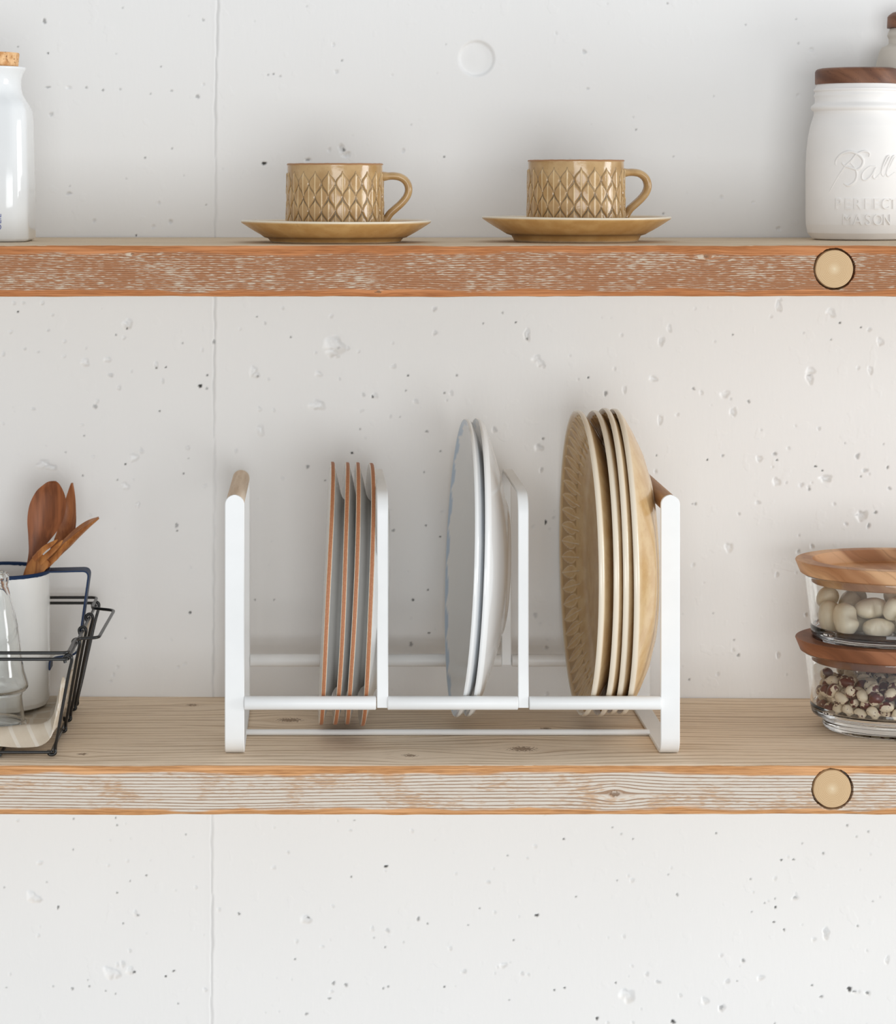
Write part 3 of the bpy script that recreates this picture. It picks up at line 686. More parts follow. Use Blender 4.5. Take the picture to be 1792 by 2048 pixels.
def build_wall():
    st = 0.0009
    fx = np.arange(-0.290, 0.520, st); fz = np.arange(-0.748, 0.172, st)
    xs = np.concatenate([[-2.4, -1.5, -0.8, -0.45, -0.34], fx, [0.57, 0.7, 1.0, 1.7, 2.4]])
    zs = np.concatenate([[-1.5, -1.1, -0.9, -0.79], fz, [0.21, 0.32, 0.6, 1.2]])
    nx, nz = len(xs), len(zs)
    Xg, Zg = np.meshgrid(xs, zs)          # (nz, nx)
    D = np.zeros_like(Xg); dirt = np.zeros_like(Xg)
    rng = np.random.default_rng(4)
    # tiny blisters and pinholes of the paint
    for _ in range(420):
        px, py = rng.uniform(0, 1792), rng.uniform(0, 2048)
        r = rng.uniform(1.5, 4.2)
        if py < 480 and rng.random() < .7: continue
        PITS.append((px, py, r, r * rng.uniform(.7, 1.4), .05 if rng.random() < .8 else .5))
    k = 2.128 / F
    def sm(t): t = np.clip(t, 0, 1); return t * t * (3 - 2 * t)
    for (px, py, rx, ry, dk) in PITS:
        x0, z0, a, b = (px - CX) * k, (CY - py) * k, rx * k, ry * k
        a = max(a, .0009); b = max(b, .0009)
        i0, i1 = np.searchsorted(xs, [x0 - a * 2, x0 + a * 2]); j0, j1 = np.searchsorted(zs, [z0 - b * 2, z0 + b * 2])
        if i1 <= i0 or j1 <= j0: continue
        dx = (Xg[j0:j1, i0:i1] - x0) / a; dz = (Zg[j0:j1, i0:i1] - z0) / b
        th = np.arctan2(dz, dx); p1, p2, p3 = rng.uniform(0, 6.28, 3)
        w = 1 + (.16 * np.sin(2 * th + p1) + .13 * np.sin(3 * th + p2) + .09 * np.sin(5 * th + p3)) * (1 if max(rx, ry) > 3 else .4)
        q = np.sqrt(dx ** 2 + dz ** 2) / w
        depth = min(max(a, b) * .62, .0042)
        h = sm((1.15 - q) / .75) * depth
        if max(rx, ry) > 10: h *= 1 + .35 * np.sin(dx * 4 + p1) * np.sin(dz * 3.4 + p2)
        D[j0:j1, i0:i1] = np.maximum(D[j0:j1, i0:i1], h) 
        small = max(rx, ry) < 6
        m = sm((1.2 - q) / .6) * dk if small else sm((.75 - q) / .35) * max(0, dk - .12) * .8
        dirt[j0:j1, i0:i1] = np.maximum(dirt[j0:j1, i0:i1], m)
    # round formwork plug, slightly sunk
    x0, z0 = (953 - CX) * k, (CY - 117) * k
    q = np.sqrt((Xg - x0) ** 2 + (Zg - z0) ** 2)
    D = np.maximum(D, sm((.0163 - q) / .0026) * .0030 + sm((.0140 - q) / .014) * -.0004)
    # formwork joint, leaning a little
    py = CY - Zg / k
    sx = np.interp(py, [-900, 0, 100, 200, 480, 750, 1000, 1640, 2048, 3500], [438, 435, 432.5, 431, 430, 428, 428.5, 424, 423, 416])
    wob = .6 * np.sin(py / 47.) + .4 * np.sin(py / 13. + 1) + .5 * np.sin(py / 7.3)
    q = np.abs((Xg / k + CX) - sx - wob)
    wid = 1 + .35 * np.sin(py / 29.) + .2 * np.sin(py / 11.)
    g = sm((2.9 * wid - q) / (2.4 * wid))
    D += g * .0008; fade = .75 + .25 * np.sin(py / 90.)
    dirt = np.maximum(dirt, g * .20 * fade)
    lip = sm((7 - np.abs(q - 4.5)) / 7) * .00012
    D -= lip
    # broad unevenness of the pour
    D += .0006 * np.sin(Xg * 23 + 1.3 * np.sin(Zg * 9)) * np.cos(Zg * 17 + 1)
    Yg = 2.128 - .0117 * (Xg - .115) + D
    co = np.stack([Xg, Yg, Zg], -1).reshape(-1, 3)
    idx = np.arange(nx * nz).reshape(nz, nx)
    q = np.stack([idx[:-1, :-1], idx[:-1, 1:], idx[1:, 1:], idx[1:, :-1]], -1).reshape(-1, 4)
    nv = len(co)
    back = np.array([[xs[0], 2.33, zs[0]], [xs[-1], 2.33, zs[0]], [xs[-1], 2.33, zs[-1]], [xs[0], 2.33, zs[-1]]])
    co = np.vstack([co, back])
    b0, b1, b2, b3 = nv, nv + 1, nv + 2, nv + 3
    ngons = [[b0, b3, b2, b1], list(idx[0, ::-1]) + [b0, b1], list(idx[:, -1][::-1]) + [b1, b2], list(idx[-1, :]) + [b2, b3], list(idx[:, 0]) + [b3, b0]]
    lv = np.concatenate([q.reshape(-1)] + [np.array(n) for n in ngons]).astype(np.int32)
    sizes = np.concatenate([np.full(len(q), 4), [len(n) for n in ngons]]).astype(np.int32)
    starts = np.concatenate([[0], np.cumsum(sizes)[:-1]]).astype(np.int32)
    me = bpy.data.meshes.new('wall_back')
    me.vertices.add(len(co)); me.vertices.foreach_set('co', co.astype(np.float32).reshape(-1))
    me.loops.add(len(lv)); me.loops.foreach_set('vertex_index', lv)
    me.polygons.add(len(sizes)); me.polygons.foreach_set('loop_start', starts)
    me.update(calc_edges=True)
    sm_ = np.ones(len(sizes), dtype=bool); sm_[-5:] = False
    me.polygons.foreach_set('use_smooth', sm_)
    a = me.attributes.new('dirt', 'FLOAT', 'POINT'); a.data.foreach_set('value', np.concatenate([dirt.reshape(-1), np.zeros(4)]).astype(np.float32))
    me.materials.append(M_wall)
    o = bpy.data.objects.new('wall_back', me); COL.objects.link(o)
    o['kind'] = 'structure'; o['label'] = 'white painted concrete wall with pits and a formwork joint behind the shelves'; o['category'] = 'wall'
build_wall()

# ---------------------------------------------------------------- shelves
YF = 1.882
ZL, ZU = -.4494, -.0499
def board(name, ztop, thick, mat, label, peg_px, seed, chamfer):
    x0, x1, n = -.62, .86, 420
    vs, fs = [], []
    for i in range(n + 1):
        x = x0 + (x1 - x0) * i / n
        D = Yw(x) - YF - .0006
        def nz(s, f): return mnoise.noise(Vector((x * f, s * 7.3 + seed, 0)))
        c = chamfer * (1 + .5 * nz(1, 30) + .3 * nz(2, 110))
        dz = .0005 * nz(3, 14) + .0003 * nz(9, 70); dy = .0006 * nz(4, 10); db = .0006 * nz(5, 12) + .0004 * nz(8, 60)
        t = thick + db
        ring = [(D, 0), (D * .75, 0), (D * .5, 0), (D * .25, 0), (.02, 0), (c * 1.6, dz * .5), (c * .8, dz - c * .22), (dy + c * .25, dz - c * .6), (dy, -c * 1.1)]
        ring += [(dy + .0002 * nz(20 + q, 40), -thick * (.1 + .8 * q / 8)) for q in range(1, 8)]
        c2 = .0013 * (1 + .6 * nz(6, 40))
        ring += [(dy, -t + c2), (dy + c2 * .4, -t + c2 * .3), (dy + c2, -t), (.03, -thick), (D * .5, -thick), (D, -thick)]
        for (y, z) in ring: vs.append((x, y, z))
    m = len(ring)
    for i in range(n):
        for k in range(m):
            k2 = (k + 1) % m; fs.append((i * m + k, i * m + k2, (i + 1) * m + k2, (i + 1) * m + k))
    fs.append(tuple(range(m))); fs.append(tuple(n * m + k for k in range(m)))
    o = mesh(name, vs, fs, None, sharp=None)
    # bored hole for the round peg
    pc = P(peg_px[0], peg_px[1], YF); R = 42.2 * YF / F
    rnd = random.Random(seed); K = 72; cv, cf = [], []
    for yy in (-.01, .016):
        for k in range(K):
            a = 2 * PI * k / K; r = R * (1 + (.035 * mnoise.noise(Vector((math.cos(a) * 2.2, math.sin(a) * 2.2, seed))) + .018 * rnd.uniform(-1, 1)))
            cv.append((pc.x + r * math.cos(a), yy, pc.z - ztop + r * math.sin(a)))
    for k in range(K): cf.append((k, (k + 1) % K, K + (k + 1) % K, K + k))
    cf.append(tuple(range(K))); cf.append(tuple(range(K, 2 * K)))
    cut = mesh('cutter', cv, cf, None, sharp=None)
    md = o.modifiers.new('hole', 'BOOLEAN'); md.operation = 'DIFFERENCE'; md.object = cut; md.solver = 'EXACT'
    dg = bpy.context.evaluated_depsgraph_get(); dg.update()
    me = bpy.data.meshes.new_from_object(o.evaluated_get(dg)); o.modifiers.clear()
    old = o.data; o.data = me; bpy.data.meshes.remove(old)
    cm = cut.data; bpy.data.objects.remove(cut); bpy.data.meshes.remove(cm)
    me.materials.clear(); me.materials.append(mat)
    me.polygons.foreach_set('use_smooth', [True] * len(me.polygons)); me.set_sharp_from_angle(angle=math.radians(35))
    o.location = (0, YF, ztop)
    tag(o, label, 'shelf')
    # the peg that fills it
    r = 38.2 * YF / F; K = 64; rows = [(0, .0002)] + [(r * q, .0001) for q in (.3, .6, .85)] + [(r * .965, .0003), (r, .0012), (r, .014), (0, .014)]
    v, f, _ = lathe([(a, b) for a, b in rows], K, disp=lambda t, rr, z, i: (rr * .02 * mnoise.noise(Vector((math.cos(t) * 2, math.sin(t) * 2, seed + 9))) if rr > r * .9 else 0, 0, 0))
    v = [(a, c, b) for a, b, c in v]
    mesh('peg', v, f, M_peg, o, 35, loc=(pc.x, 0, pc.z - ztop))['label'] = 'pale round end-grain peg in a dark gap'
    return o
def kx(px): return X_(px, YF)
def ktop(px, py, zt):   # knot on the top face -> local (x, y)
    Y = zt * F / (CY - py); return X_(px, Y), Y - YF
M_low = mat_board('whitewashed_board', lin(220, 210, 197), lin(166, 136, 112), lin(204, 172, 142), lin(214, 158, 106), lin(240, 222, 200), lin(194, 170, 144), .40,
    [(kx(1230), Z_(1588, YF) - ZL, .006)],
    [(*ktop(820, 1511, ZL), .0065), (*ktop(1045, 1498, ZL), .012), (*ktop(580, 1440, ZL), .011), (*ktop(1092, 1457, ZL), .005), (*ktop(165, 1508, ZL), .005), (*ktop(384, 1410, ZL), .006)], 1.0, .0385, .00235)
M_up = mat_board('worn_orange_board', lin(206, 190, 170), lin(136, 90, 60), lin(172, 122, 88), lin(194, 128, 80), lin(214, 195, 170), lin(172, 150, 124), .50,
    [(kx(1414), Z_(513, YF) - ZU, .0038), (kx(757), Z_(584, YF) - ZU, .0032), (kx(265), Z_(508, YF) - ZU, .002)], [], .75, .0395, .0016, .09, .68)
board('wooden_shelf', ZU, .0397, M_up, 'upper orange-brown worn wooden shelf carrying the cups and the white jar', (1669, 538), 3, .0016)
board('wooden_shelf', ZL, .0383, M_low, 'lower whitewashed wooden shelf carrying the white dish rack', (1665, 1578), 8, .0021)

# ---------------------------------------------------------------- cups and saucers
def make_saucer(H, foot, label):
    fr, fz, br = foot       # foot radius, foot height, bowl start radius
    t = .0026
    prof = [(0, .0018), (fr - .006, .0018), (fr - .004, .0002, .9), (fr - .0015, 0, .9), (fr, .0006, .5), (fr + .0006, fz * .35), (fr + .0022, fz * .8, -.3), (br - .0008, fz, -.8), (br + .0004, fz + .0008, -.3)]
    for q in range(1, 9):
        s = q / 8; prof.append((br + (.0758 - br) * s, fz + .0008 + (H - .0022 - fz - .0008) * (s ** 1.12), 0))
    prof += [(.0762, H - .0016, .5), (.0764, H - .0009, 1), (.0760, H - .0002, 1), (.0750, H, 1), (.0738, H - .0004, 1), (.0726, H - .0012, .4)]
    for q in range(1, 8):
        s = q / 7; prof.append((.0726 - (.0726 - .046) * s, H - .0012 - (H - .0012 - .0062) * (s ** .9), 0))
    prof += [(.043, .0055, -.2), (.030, .0052), (0, .0052)]
    def dsp(th, r, z, i): return (.0004 * math.sin(3 * th + 1) * (r > .06), .0003 * math.sin(2 * th + .4) * (r > .06), None)
    v, f, a = lathe(prof, 128, disp=dsp)
    return v, f, a
NLEAF = 22
def leaf_field(c, v):
    """staggered pointed leaves; c columns, v rows down from the top; returns (height, mask)"""
    best, u0 = -9, 0; row = math.floor(v)
    for k in (row - 1, row, row + 1):
        if k < 0: continue
        vv = v - k
        if abs(vv) > 1: continue
        off = .5 * (k % 2); u = ((c - off + .5) % 1.0 - .5) * 2
        vw = vv + .12 * (1 - vv * vv)      # belly sits low, long tip
        f = .5 * (1 + math.cos(PI * max(-1, min(1, vw)))) if abs(vw) < 1 else 0
        s = f - abs(u)
        if s > best: best, u0 = s, u
    s = best
    if s <= -.5: return 0, 0
    if s < 0 and v < .55:
        return 0, (-.35 if -.07 < s <= 0 else 0)
    e = max(0, min(1, s / .22)); e = e * e * (3 - 2 * e)
    rib = max(0, 1 - abs(u0) / .11) * max(0, min(1, s / .06))
    h = .0009 * e + .0003 * rib
    mk = -1.0 * (1 - max(0, min(1, (s + .02) / .16))) + .85 * rib
    return h, mk
def make_cup(name, loc, label, H, rot):
    R = .0386; t = thing(name, loc, label, 'cup', None, (0, 0, rot))
    prof = [(0, .003), (.027, .003), (.028, .0004), (.0300, 0), (.0312, .0012), (.0345, .0022), (.0378, .0045), (.0390, .0075)]
    i0 = len(prof); NR = 100; zt = H - .0012
    for q in range(1, NR + 1):
        s = q / NR; z = .0075 + (zt - .0075) * s; prof.append((.0390 + (R - .0390) * s - .0002 * math.sin(PI * s), z))
    i1 = len(prof)
    prof += [(R - .0002, H - .0006, .9), (R - .0010, H, .9), (R - .0020, H - .0003, .6), (R - .0028, H - .002), (R - .0032, H - .010), (R - .0036, .02), (R - .006, .009), (R - .012, .006), (0, .006)]
    zc = H - .0058 - .0109
    def dsp(th, r, z, i):
        if not (i0 <= i < i1) : return (0, 0, None)
        v = (zc - z) / .0109
        h, mk = leaf_field(th * NLEAF / (2 * PI), v)
        w = .00012 * math.sin(5 * th + z * 300)
        return (h - .0004 + w, 0, mk)
    v, f, a = lathe(prof, NLEAF * 26, disp=dsp)
    mesh('body', v, f, M_cup, t, 60, {'mask': a})
    # bare brown lip
    pr = [(R - .0006, H - .0010), (R + .0001, H - .0008), (R - .0002, H + .0001), (R - .0010, H + .0004), (R - .0017, H + .0001)]
    v, f, a = lathe(pr + [(R - .0010, H - .0004)] + [pr[0]], 120, disp=lambda th, r, z, i: (0, .00018 * mnoise.noise(Vector((math.cos(th) * 9, math.sin(th) * 9, 1))), None))
    mesh('lip', v, f, M_rimbrown, t, 60)['label'] = 'bare brown worn lip of the cup'
    k = 1 / 2480.
    hp = [(92, 0, -25), (103, 0, -24.5), (117, 0, -24), (131, 0, -27), (142, 0, -36), (146.5, 0, -50), (143, 0, -64), (133, 0, -77), (121, 0, -88), (110, 0, -98), (103, 0, -108), (98, 0, -113)]
    hp = smooth_path([(x * k, y * k, H + z * k) for x, y, z in hp], 6)
    n = len(hp); rr = []
    for i in range(n):
        s = i / (n - 1); fl = .0012 * max(0, 1 - s / .12) + .0010 * max(0, 1 - (1 - s) / .1)
        rr.append((.0031 + fl, .0056 + fl))
    v, f = tube(hp, rr, 20, ref=(0, 1, 0)); v2 = v
    rr = [(b, a_) for a_, b in rr]; v, f = tube(hp, rr, 20, ref=(0, 1, 0))
    mesh('handle', v, f, M_cup, t, 60, {'mask': [0.0] * len(v)})
    return t
for (px, Yc, H, foot, lab) in ((671, 1.964, .0178, (.0520, .0042, .0580), 'ochre stoneware saucer with a low foot under the left patterned cup'),
                               (1152, 1.986, .0205, (.0500, .0062, .0570), 'ochre stoneware saucer with a taller stepped foot under the right patterned cup')):
    v, f, a = make_saucer(H, foot, lab)
    o = mesh('saucer', v, f, M_saucer, None, 50, {'mask': a}, (X_(px, Yc), Yc, ZU)); tag(o, lab, 'saucer', 'saucers on the upper shelf')
c1 = make_cup('cup', (X_(670, 1.964), 1.964, ZU + .0053), 'ochre cup with pressed leaf pattern, left of the two, nearer the cork-stoppered bottle', .0575, 0)
c2 = make_cup('cup', (X_(1152, 1.986), 1.986, ZU + .0053), 'ochre leaf-pattern cup, right of the two, nearer the white lettered jar', .0605, .14)
for c in (c1, c2): c['group'] = 'patterned cups on the upper shelf'
c2.scale = (1.012, 1.012, 1)

# ---------------------------------------------------------------- white porcelain bottle with cork (upper left)
def make_bottle():
    Yf = 1.957; W = .0385; ctr = Vector((-.2305 - W, Yf + W, ZU))
    t = thing('porcelain_bottle', ctr, 'square white glazed porcelain bottle with cut corners and cork stopper', 'bottle')
    lv = [(.0, .90, 0), (.0012, .965, 0), (.003, 1.0, 0), (.05, .985, 0), (.098, .955, 0), (.106, .94, .03), (.1115, .90, .15), (.1155, .845, .45), (.1195, .79, .8), (.1235, .765, 1), (.128, .752, 1), (.1322, .762, 1), (.1362, .795, 1), (.1392, .84, 1), (.1402, .855, 1), (.1412, .855, 1), (.1417, .84, 1), (.1415, .76, 1), (.139, .72, 1), (.12, .70, 1)]
    n = 144; vs, fs = [], []
    for (z, s, b) in lv:
        for k in range(n):
            a = 2 * PI * k / n + .00001
            # bevelled square: soft minimum of eight planes
            d = 0; pw = 34.0
            for q in range(8):
                dist = W if q % 2 == 0 else W * 1.235
                cc = math.cos(a - q * PI / 4) / dist
                if cc > 0: d += cc ** pw
            r = d ** (-1 / pw)
            r = (r * (1 - b) + W * b) * s
            vs.append((r * math.cos(a), r * math.sin(a), z))
    for i in range(len(lv) - 1):
        for k in range(n):
            k2 = (k + 1) % n; fs.append((i * n + k, i * n + k2, (i + 1) * n + k2, (i + 1) * n + k))
    fs.append(tuple(range(n))); fs.append(tuple((len(lv) - 1) * n + k for k in range(n)))
    mesh('body', vs, fs, M_porcelain, t, 50)
    v, f, a = lathe([(0, .128), (.0255, .128), (.0268, .1425), (.0277, .1525), (.0272, .1533), (0, .1533)], 64)
    mesh('cork_stopper', v, f, M_cork, t, 40)
    # lettering running up the front face
    cu = bpy.data.curves.new('lettering', 'FONT'); cu.body = 'OLIE'; cu.size = .0064; cu.extrude = .00008; cu.align_x = 'LEFT'
    fo = bpy.data.objects.new('lettering_text', cu); COL.objects.link(fo)
    dg = bpy.context.evaluated_depsgraph_get(); dg.update()
    me = bpy.data.meshes.new_from_object(fo.evaluated_get(dg)); bpy.data.objects.remove(fo)
    xs = [v.co.x for v in me.vertices]; s = 32 * Yf / F / (max(xs) - min(xs))
    base = P(2.3, 460, Yf) - ctr
    for v in me.vertices:
        x, y, z = v.co; x = (x - min(xs)) * s; y *= s
        zz = base.z + x; yf = W * (1.0 - .0003 * 0) * (1.0 + (zz - .003) * -.32)
        v.co = (base.x - y, -yf * .9995 - .0003 - z, zz)
    me.materials.clear(); finish('lettering', me, M_print, t, 40)['label'] = 'small blue letters running up the front'
make_bottle()

# ---------------------------------------------------------------- mason jar (upper right)
def make_jar():
    Yc = 2.046; k = Yc / F; c = Vector((X_(1714, Yc), Yc, ZU)); z0 = ZU
    def zz(py): return (CY - py) * k - z0
    t = thing('lettered_jar', c, 'matte white jar with embossed lettering and dark walnut lid at right', 'jar')
    R = 101 * k
    prof = [(0, .001), (R * .78, 0), (R * .88, .0012), (R * .965, .006), (R * .995, .013), (R, .022), (R, zz(340)), (R * .985, zz(305)), (R * .955, zz(275)), (R * .91, zz(252)), (R * .86, zz(236)), (R * .838, zz(228)), (R * .842, zz(223)),
            (R * .885, zz(220)), (R * .90, zz(216)), (R * .885, zz(211.5)), (R * .835, zz(208)), (R * .82, zz(205)), (R * .82, zz(196)), (R * .835, zz(193)), (R * .835, zz(190)), (R * .815, zz(187)), (R * .815, zz(184)), (R * .84, zz(182)), (R * .842, zz(179)), (R * .81, zz(176)), (R * .80, zz(172)), (R * .79, zz(169)), (R * .70, zz(169)), (R * .68, zz(200)), (0, zz(200))]
    v, f, a = lathe(hold(prof), 96); mesh('body', v, f, M_matte_jar, t, 45)
    rl = 82.5 * k
    v, f, a = lathe([(0, zz(169)), (rl - .001, zz(169)), (rl, zz(168)), (rl, zz(145)), (rl - .0006, zz(141)), (rl - .002, zz(138.5)), (rl - .0045, zz(137)), (0, zz(137))], 96)
    mesh('lid', v, f, M_lid_jar, t, 40)
    # embossed writing wrapped on the front
    mb = MB(); fc = -math.atan2(c.x, Yc)
    def wrap(px, py, out=.0):
        ph = math.asin(max(-.985, min(.985, (px - 1714) / 101.))) + fc; r = R + out
        return Vector((r * math.sin(ph), -r * math.cos(ph), zz(py)))
    def stroke(pts, wd=.0008):
        pp = smooth_path([(1600 + x / 9.33, 280 + y / 9.33, 0) for x, y in pts], 6)
        q = [wrap(p.x, p.y, 0.0) for p in pp]; n = len(q)
        v, f = tube(q, [wd * (.35 + .65 * min(1, 4 * i / n, 4 * (n - 1 - i) / n + .2)) for i in range(n)], 8); mb.add(v, f)
    stroke([(560, 985), (700, 730), (860, 490), (960, 395), (1060, 275), (1190, 220), (1285, 255), (1280, 325)])
    stroke([(680, 470), (690, 385), (790, 275), (940, 228), (1090, 280), (1172, 380), (1150, 490), (1070, 555), (960, 525), (850, 490), (790, 430)], .0011)
    stroke([(945, 430), (1035, 540), (1065, 660), (1020, 780), (910, 850), (825, 810)], .0011)
    stroke([(1400, 490), (1290, 500), (1170, 610), (1155, 720), (1230, 745), (1330, 650), (1395, 520), (1350, 670), (1390, 720), (1460, 640)])
    stroke([(1440, 690), (1520, 560), (1610, 400), (1650, 310), (1600, 330), (1530, 480), (1500, 620), (1530, 680)])
    stroke([(1540, 690), (1620, 560), (1700, 400), (1740, 310), (1700, 330), (1630, 480), (1590, 620), (1630, 680), (1740, 600)])
    def text(body, pxl, pitch, py0, py1):
        ph0 = math.asin((pxl - 1714) / 101.) + fc
        for i, ch in enumerate(body):
            cu = bpy.data.curves.new('t', 'FONT'); cu.body = ch; cu.size = 1; cu.extrude = .05
            fo = bpy.data.objects.new('t', cu); COL.objects.link(fo)
            dg = bpy.context.evaluated_depsgraph_get(); dg.update()
            me = bpy.data.meshes.new_from_object(fo.evaluated_get(dg)); bpy.data.objects.remove(fo)
            hgt = zz(py0) - zz(py1); s = hgt / .70; xs = [v.co.x for v in me.vertices]; mx = (min(xs) + max(xs)) / 2
            vs = []
            for v in me.vertices:
                ph = ph0 + (pitch * (i + .45) + (v.co.x - mx) * s * .88) / R; r = R - .0006 + (.0017 if v.co.z > 0 else 0)
                vs.append((r * math.sin(ph), -r * math.cos(ph), zz(py1) + v.co.y * s))
            mb.add(vs, [tuple(p.vertices) for p in me.polygons]); bpy.data.meshes.remove(me)
    text('PERFECT', 1671.5, .0077, 396, 417); text('MASON', 1687, .0082, 427, 448)
    mb.build('embossed_lettering', M_matte_jar, t, 30)
make_jar()
def make_back_bottle():
    Yc = 2.091; k = Yc / F; c = Vector((X_(1822, Yc), Yc, ZU))
    def zz(py): return (CY - py) * k - ZU
    t = thing('tall_bottle', c, 'putty-coloured bottle with brown wooden cap standing behind the white jar', 'bottle')
    def r(px): return (1822 - px) * k
    prof = [(0, 0), (.026, 0), (.028, .002), (.0285, .01), (.0285, zz(165)), (r(1752.5), zz(135)), (r(1757), zz(115)), (r(1761), zz(101)), (r(1765), zz(95)), (r(1774), zz(91)), (r(1778.5), zz(88)), (r(1778.5), zz(78)), (r(1775.5), zz(71)), (r(1777), zz(66)), (r(1781), zz(57)), (0, zz(57))]
    v, f, a = lathe(hold(prof), 80); mesh('body', v, f, M_bottle_matte, t, 45)
    v, f, a = lathe([(0, zz(56)), (r(1775), zz(56)), (r(1775), zz(53)), (r(1776), zz(34)), (r(1778), zz(31)), (r(1786), zz(25)), (r(1793), zz(23.5)), (0, zz(23))], 64)
    mesh('cap', v, f, M_lid_jar, t, 30)
make_back_bottle()
# ---------------------------------------------------------------- white dish rack
RF, RB = 1.9110, 2.0833           # planes of the front and back posts
ROD_Z = -.4081; ROD_R = .0053
def make_rack():
    t = thing('dish_rack', (X_(905, RF), (RF + RB) / 2, ZL), 'white steel dish rack with wooden handle bars standing on the lower shelf', 'dish rack')
    o0 = Vector(t.location); th = .0026
    ztop = Z_(990, RF)
    def frame(px0, px1, label):
        xc = (X_(px0, RF) + X_(px1, RF)) / 2; w = X_(px1, RF) - X_(px0, RF); r = w / 2 * .96
        path, ws = [], []
        tops = [0, .03, .1, .2, .35, .55, .8, 1.0]
        for s in tops: path.append((RF + th / 2, ztop - s * r)); ws.append(max(w * .16, 2 * math.sqrt(max(0, (w / 2) ** 2 - (w / 2 * (1 - s)) ** 2))))
        R = .0125; zb = ZL + th / 2
        path.append((RF + th / 2, zb + R + .08)); ws.append(w)
        for a, b in arc2(RF + th / 2 + R, zb + R, R, 180, 270, 8): path.append((a, b)); ws.append(w)
        for a, b in arc2(RB - th / 2 - R, zb + R, R, 270, 360, 8): path.append((a, b)); ws.append(w)
        path.append((RB - th / 2, zb + R + .08)); ws.append(w)
        for s in reversed(tops): path.append((RB - th / 2, ztop - s * r)); ws.append(max(w * .16, 2 * math.sqrt(max(0, (w / 2) ** 2 - (w / 2 * (1 - s)) ** 2))))
        v, f = strap([Vector((xc, a, b)) - o0 for a, b in path], (1, 0, 0), w, th, ws)
        mesh('side_frame', v, f, M_white_steel, t, 38)
        return xc
    xl = frame(449.5, 488.5, None); xr = frame(1321.5, 1360, None)
    for xc, m, lab in ((xl, M_dowel_l, 'pale wooden handle bar with oval grain'), (xr, M_dowel_r, 'browner wooden handle bar')):
        r = .0072
        v, f = tube([Vector((xc, RF + th + .0001, ztop - .0006 - r)) - o0, Vector((xc, (RF + RB) / 2, ztop - .0006 - r)) - o0, Vector((xc, RB - th - .0001, ztop - .0006 - r)) - o0], r, 40)
        c = Vector((xc, (RF + RB) / 2, ztop - r)) - o0
        mesh('handle', [Vector(p) - c for p in v], f, m, t, 40, loc=c)['label'] = lab
    divs = ((753.5, 777), (1036, 1058))
    def rod(x0, x1, Y):
        e = .0007
        pts = [(x0, Y, ROD_Z), (x0 + e * .3, Y, ROD_Z), (x0 + e, Y, ROD_Z), (x1 - e, Y, ROD_Z), (x1 - e * .3, Y, ROD_Z), (x1, Y, ROD_Z)]
        v, f = tube([Vector(p) - o0 for p in pts], [ROD_R * q for q in (.86, .96, 1, 1, .96, .86)], 28); mesh('rod', v, f, M_white_steel, t, 50)
    for Y in (RF + th / 2 , RB - th / 2):
        for a, b in ((488.5, 752), (775, 1036), (1058.5, 1321.5)): rod(X_(a, RF), X_(b, RF), Y)
    for a, b in divs:
        xc = (X_(a, RF) + X_(b, RF)) / 2; w = (X_(b, RF) - X_(a, RF)) * .96; zt = Z_(985, RF) - th / 2; R = .016; z0 = ROD_Z - .0036
        path = [(RF + th / 2, z0), (RF + th / 2, z0 + .05), (RF + th / 2, zt - R - .03)] + arc2(RF + th / 2 + R, zt - R, R, 180, 90, 8) + arc2(RB - th / 2 - R, zt - R, R, 90, 0, 8) + [(RB - th / 2, zt - R - .03), (RB - th / 2, z0 + .05), (RB - th / 2, z0)]
        v, f = strap([Vector((xc, p, q)) - o0 for p, q in path], (1, 0, 0), w, th); mesh('divider', v, f, M_white_steel, t, 38)
    zb = ZL + .0029; pts = [(X_(487, RF), 1.981, zb), (X_(700, RF), 1.981, zb), (X_(1000, RF), 1.981, zb), (X_(1323, RF), 1.981, zb)]
    v, f = tube([Vector(p) - o0 for p in pts], .0024, 20); mesh('base_bar', v, f, M_white_steel, t, 40)
make_rack()

# ---------------------------------------------------------------- plates
YM = 1.997
def side_plate_mesh():
    R = .1056
    prof = [(0, -.0125), (.05, -.0125), (.066, -.012), (.0705, -.0108), (.0745, -.0078), (.078, -.0062), (.088, -.0036), (.098, -.0012), (.1026, -.0002), (.1040, .0001, .0), (.1050, -.0001, .25), (.1055, -.0006, .75), (R, -.0011, 1), (R, -.0018, 1), (.1056, -.0024, 1), (.1053, -.0031, .75), (.1046, -.0036, .25), (.1036, -.0038, 0), (.1018, -.0040), (.092, -.0068), (.080, -.0098), (.0765, -.0115), (.0735, -.0152), (.071, -.0168), (.067, -.0172), (.064, -.0165), (.062, -.0152), (0, -.0150)]
    v, f, a = lathe(prof, 128, disp=lambda t, r, z, i: (.00025 * math.sin(2 * t + .5) + .00015 * math.sin(5 * t), .0003 * math.sin(3 * t) * (r > .07), None)); return v, f, a
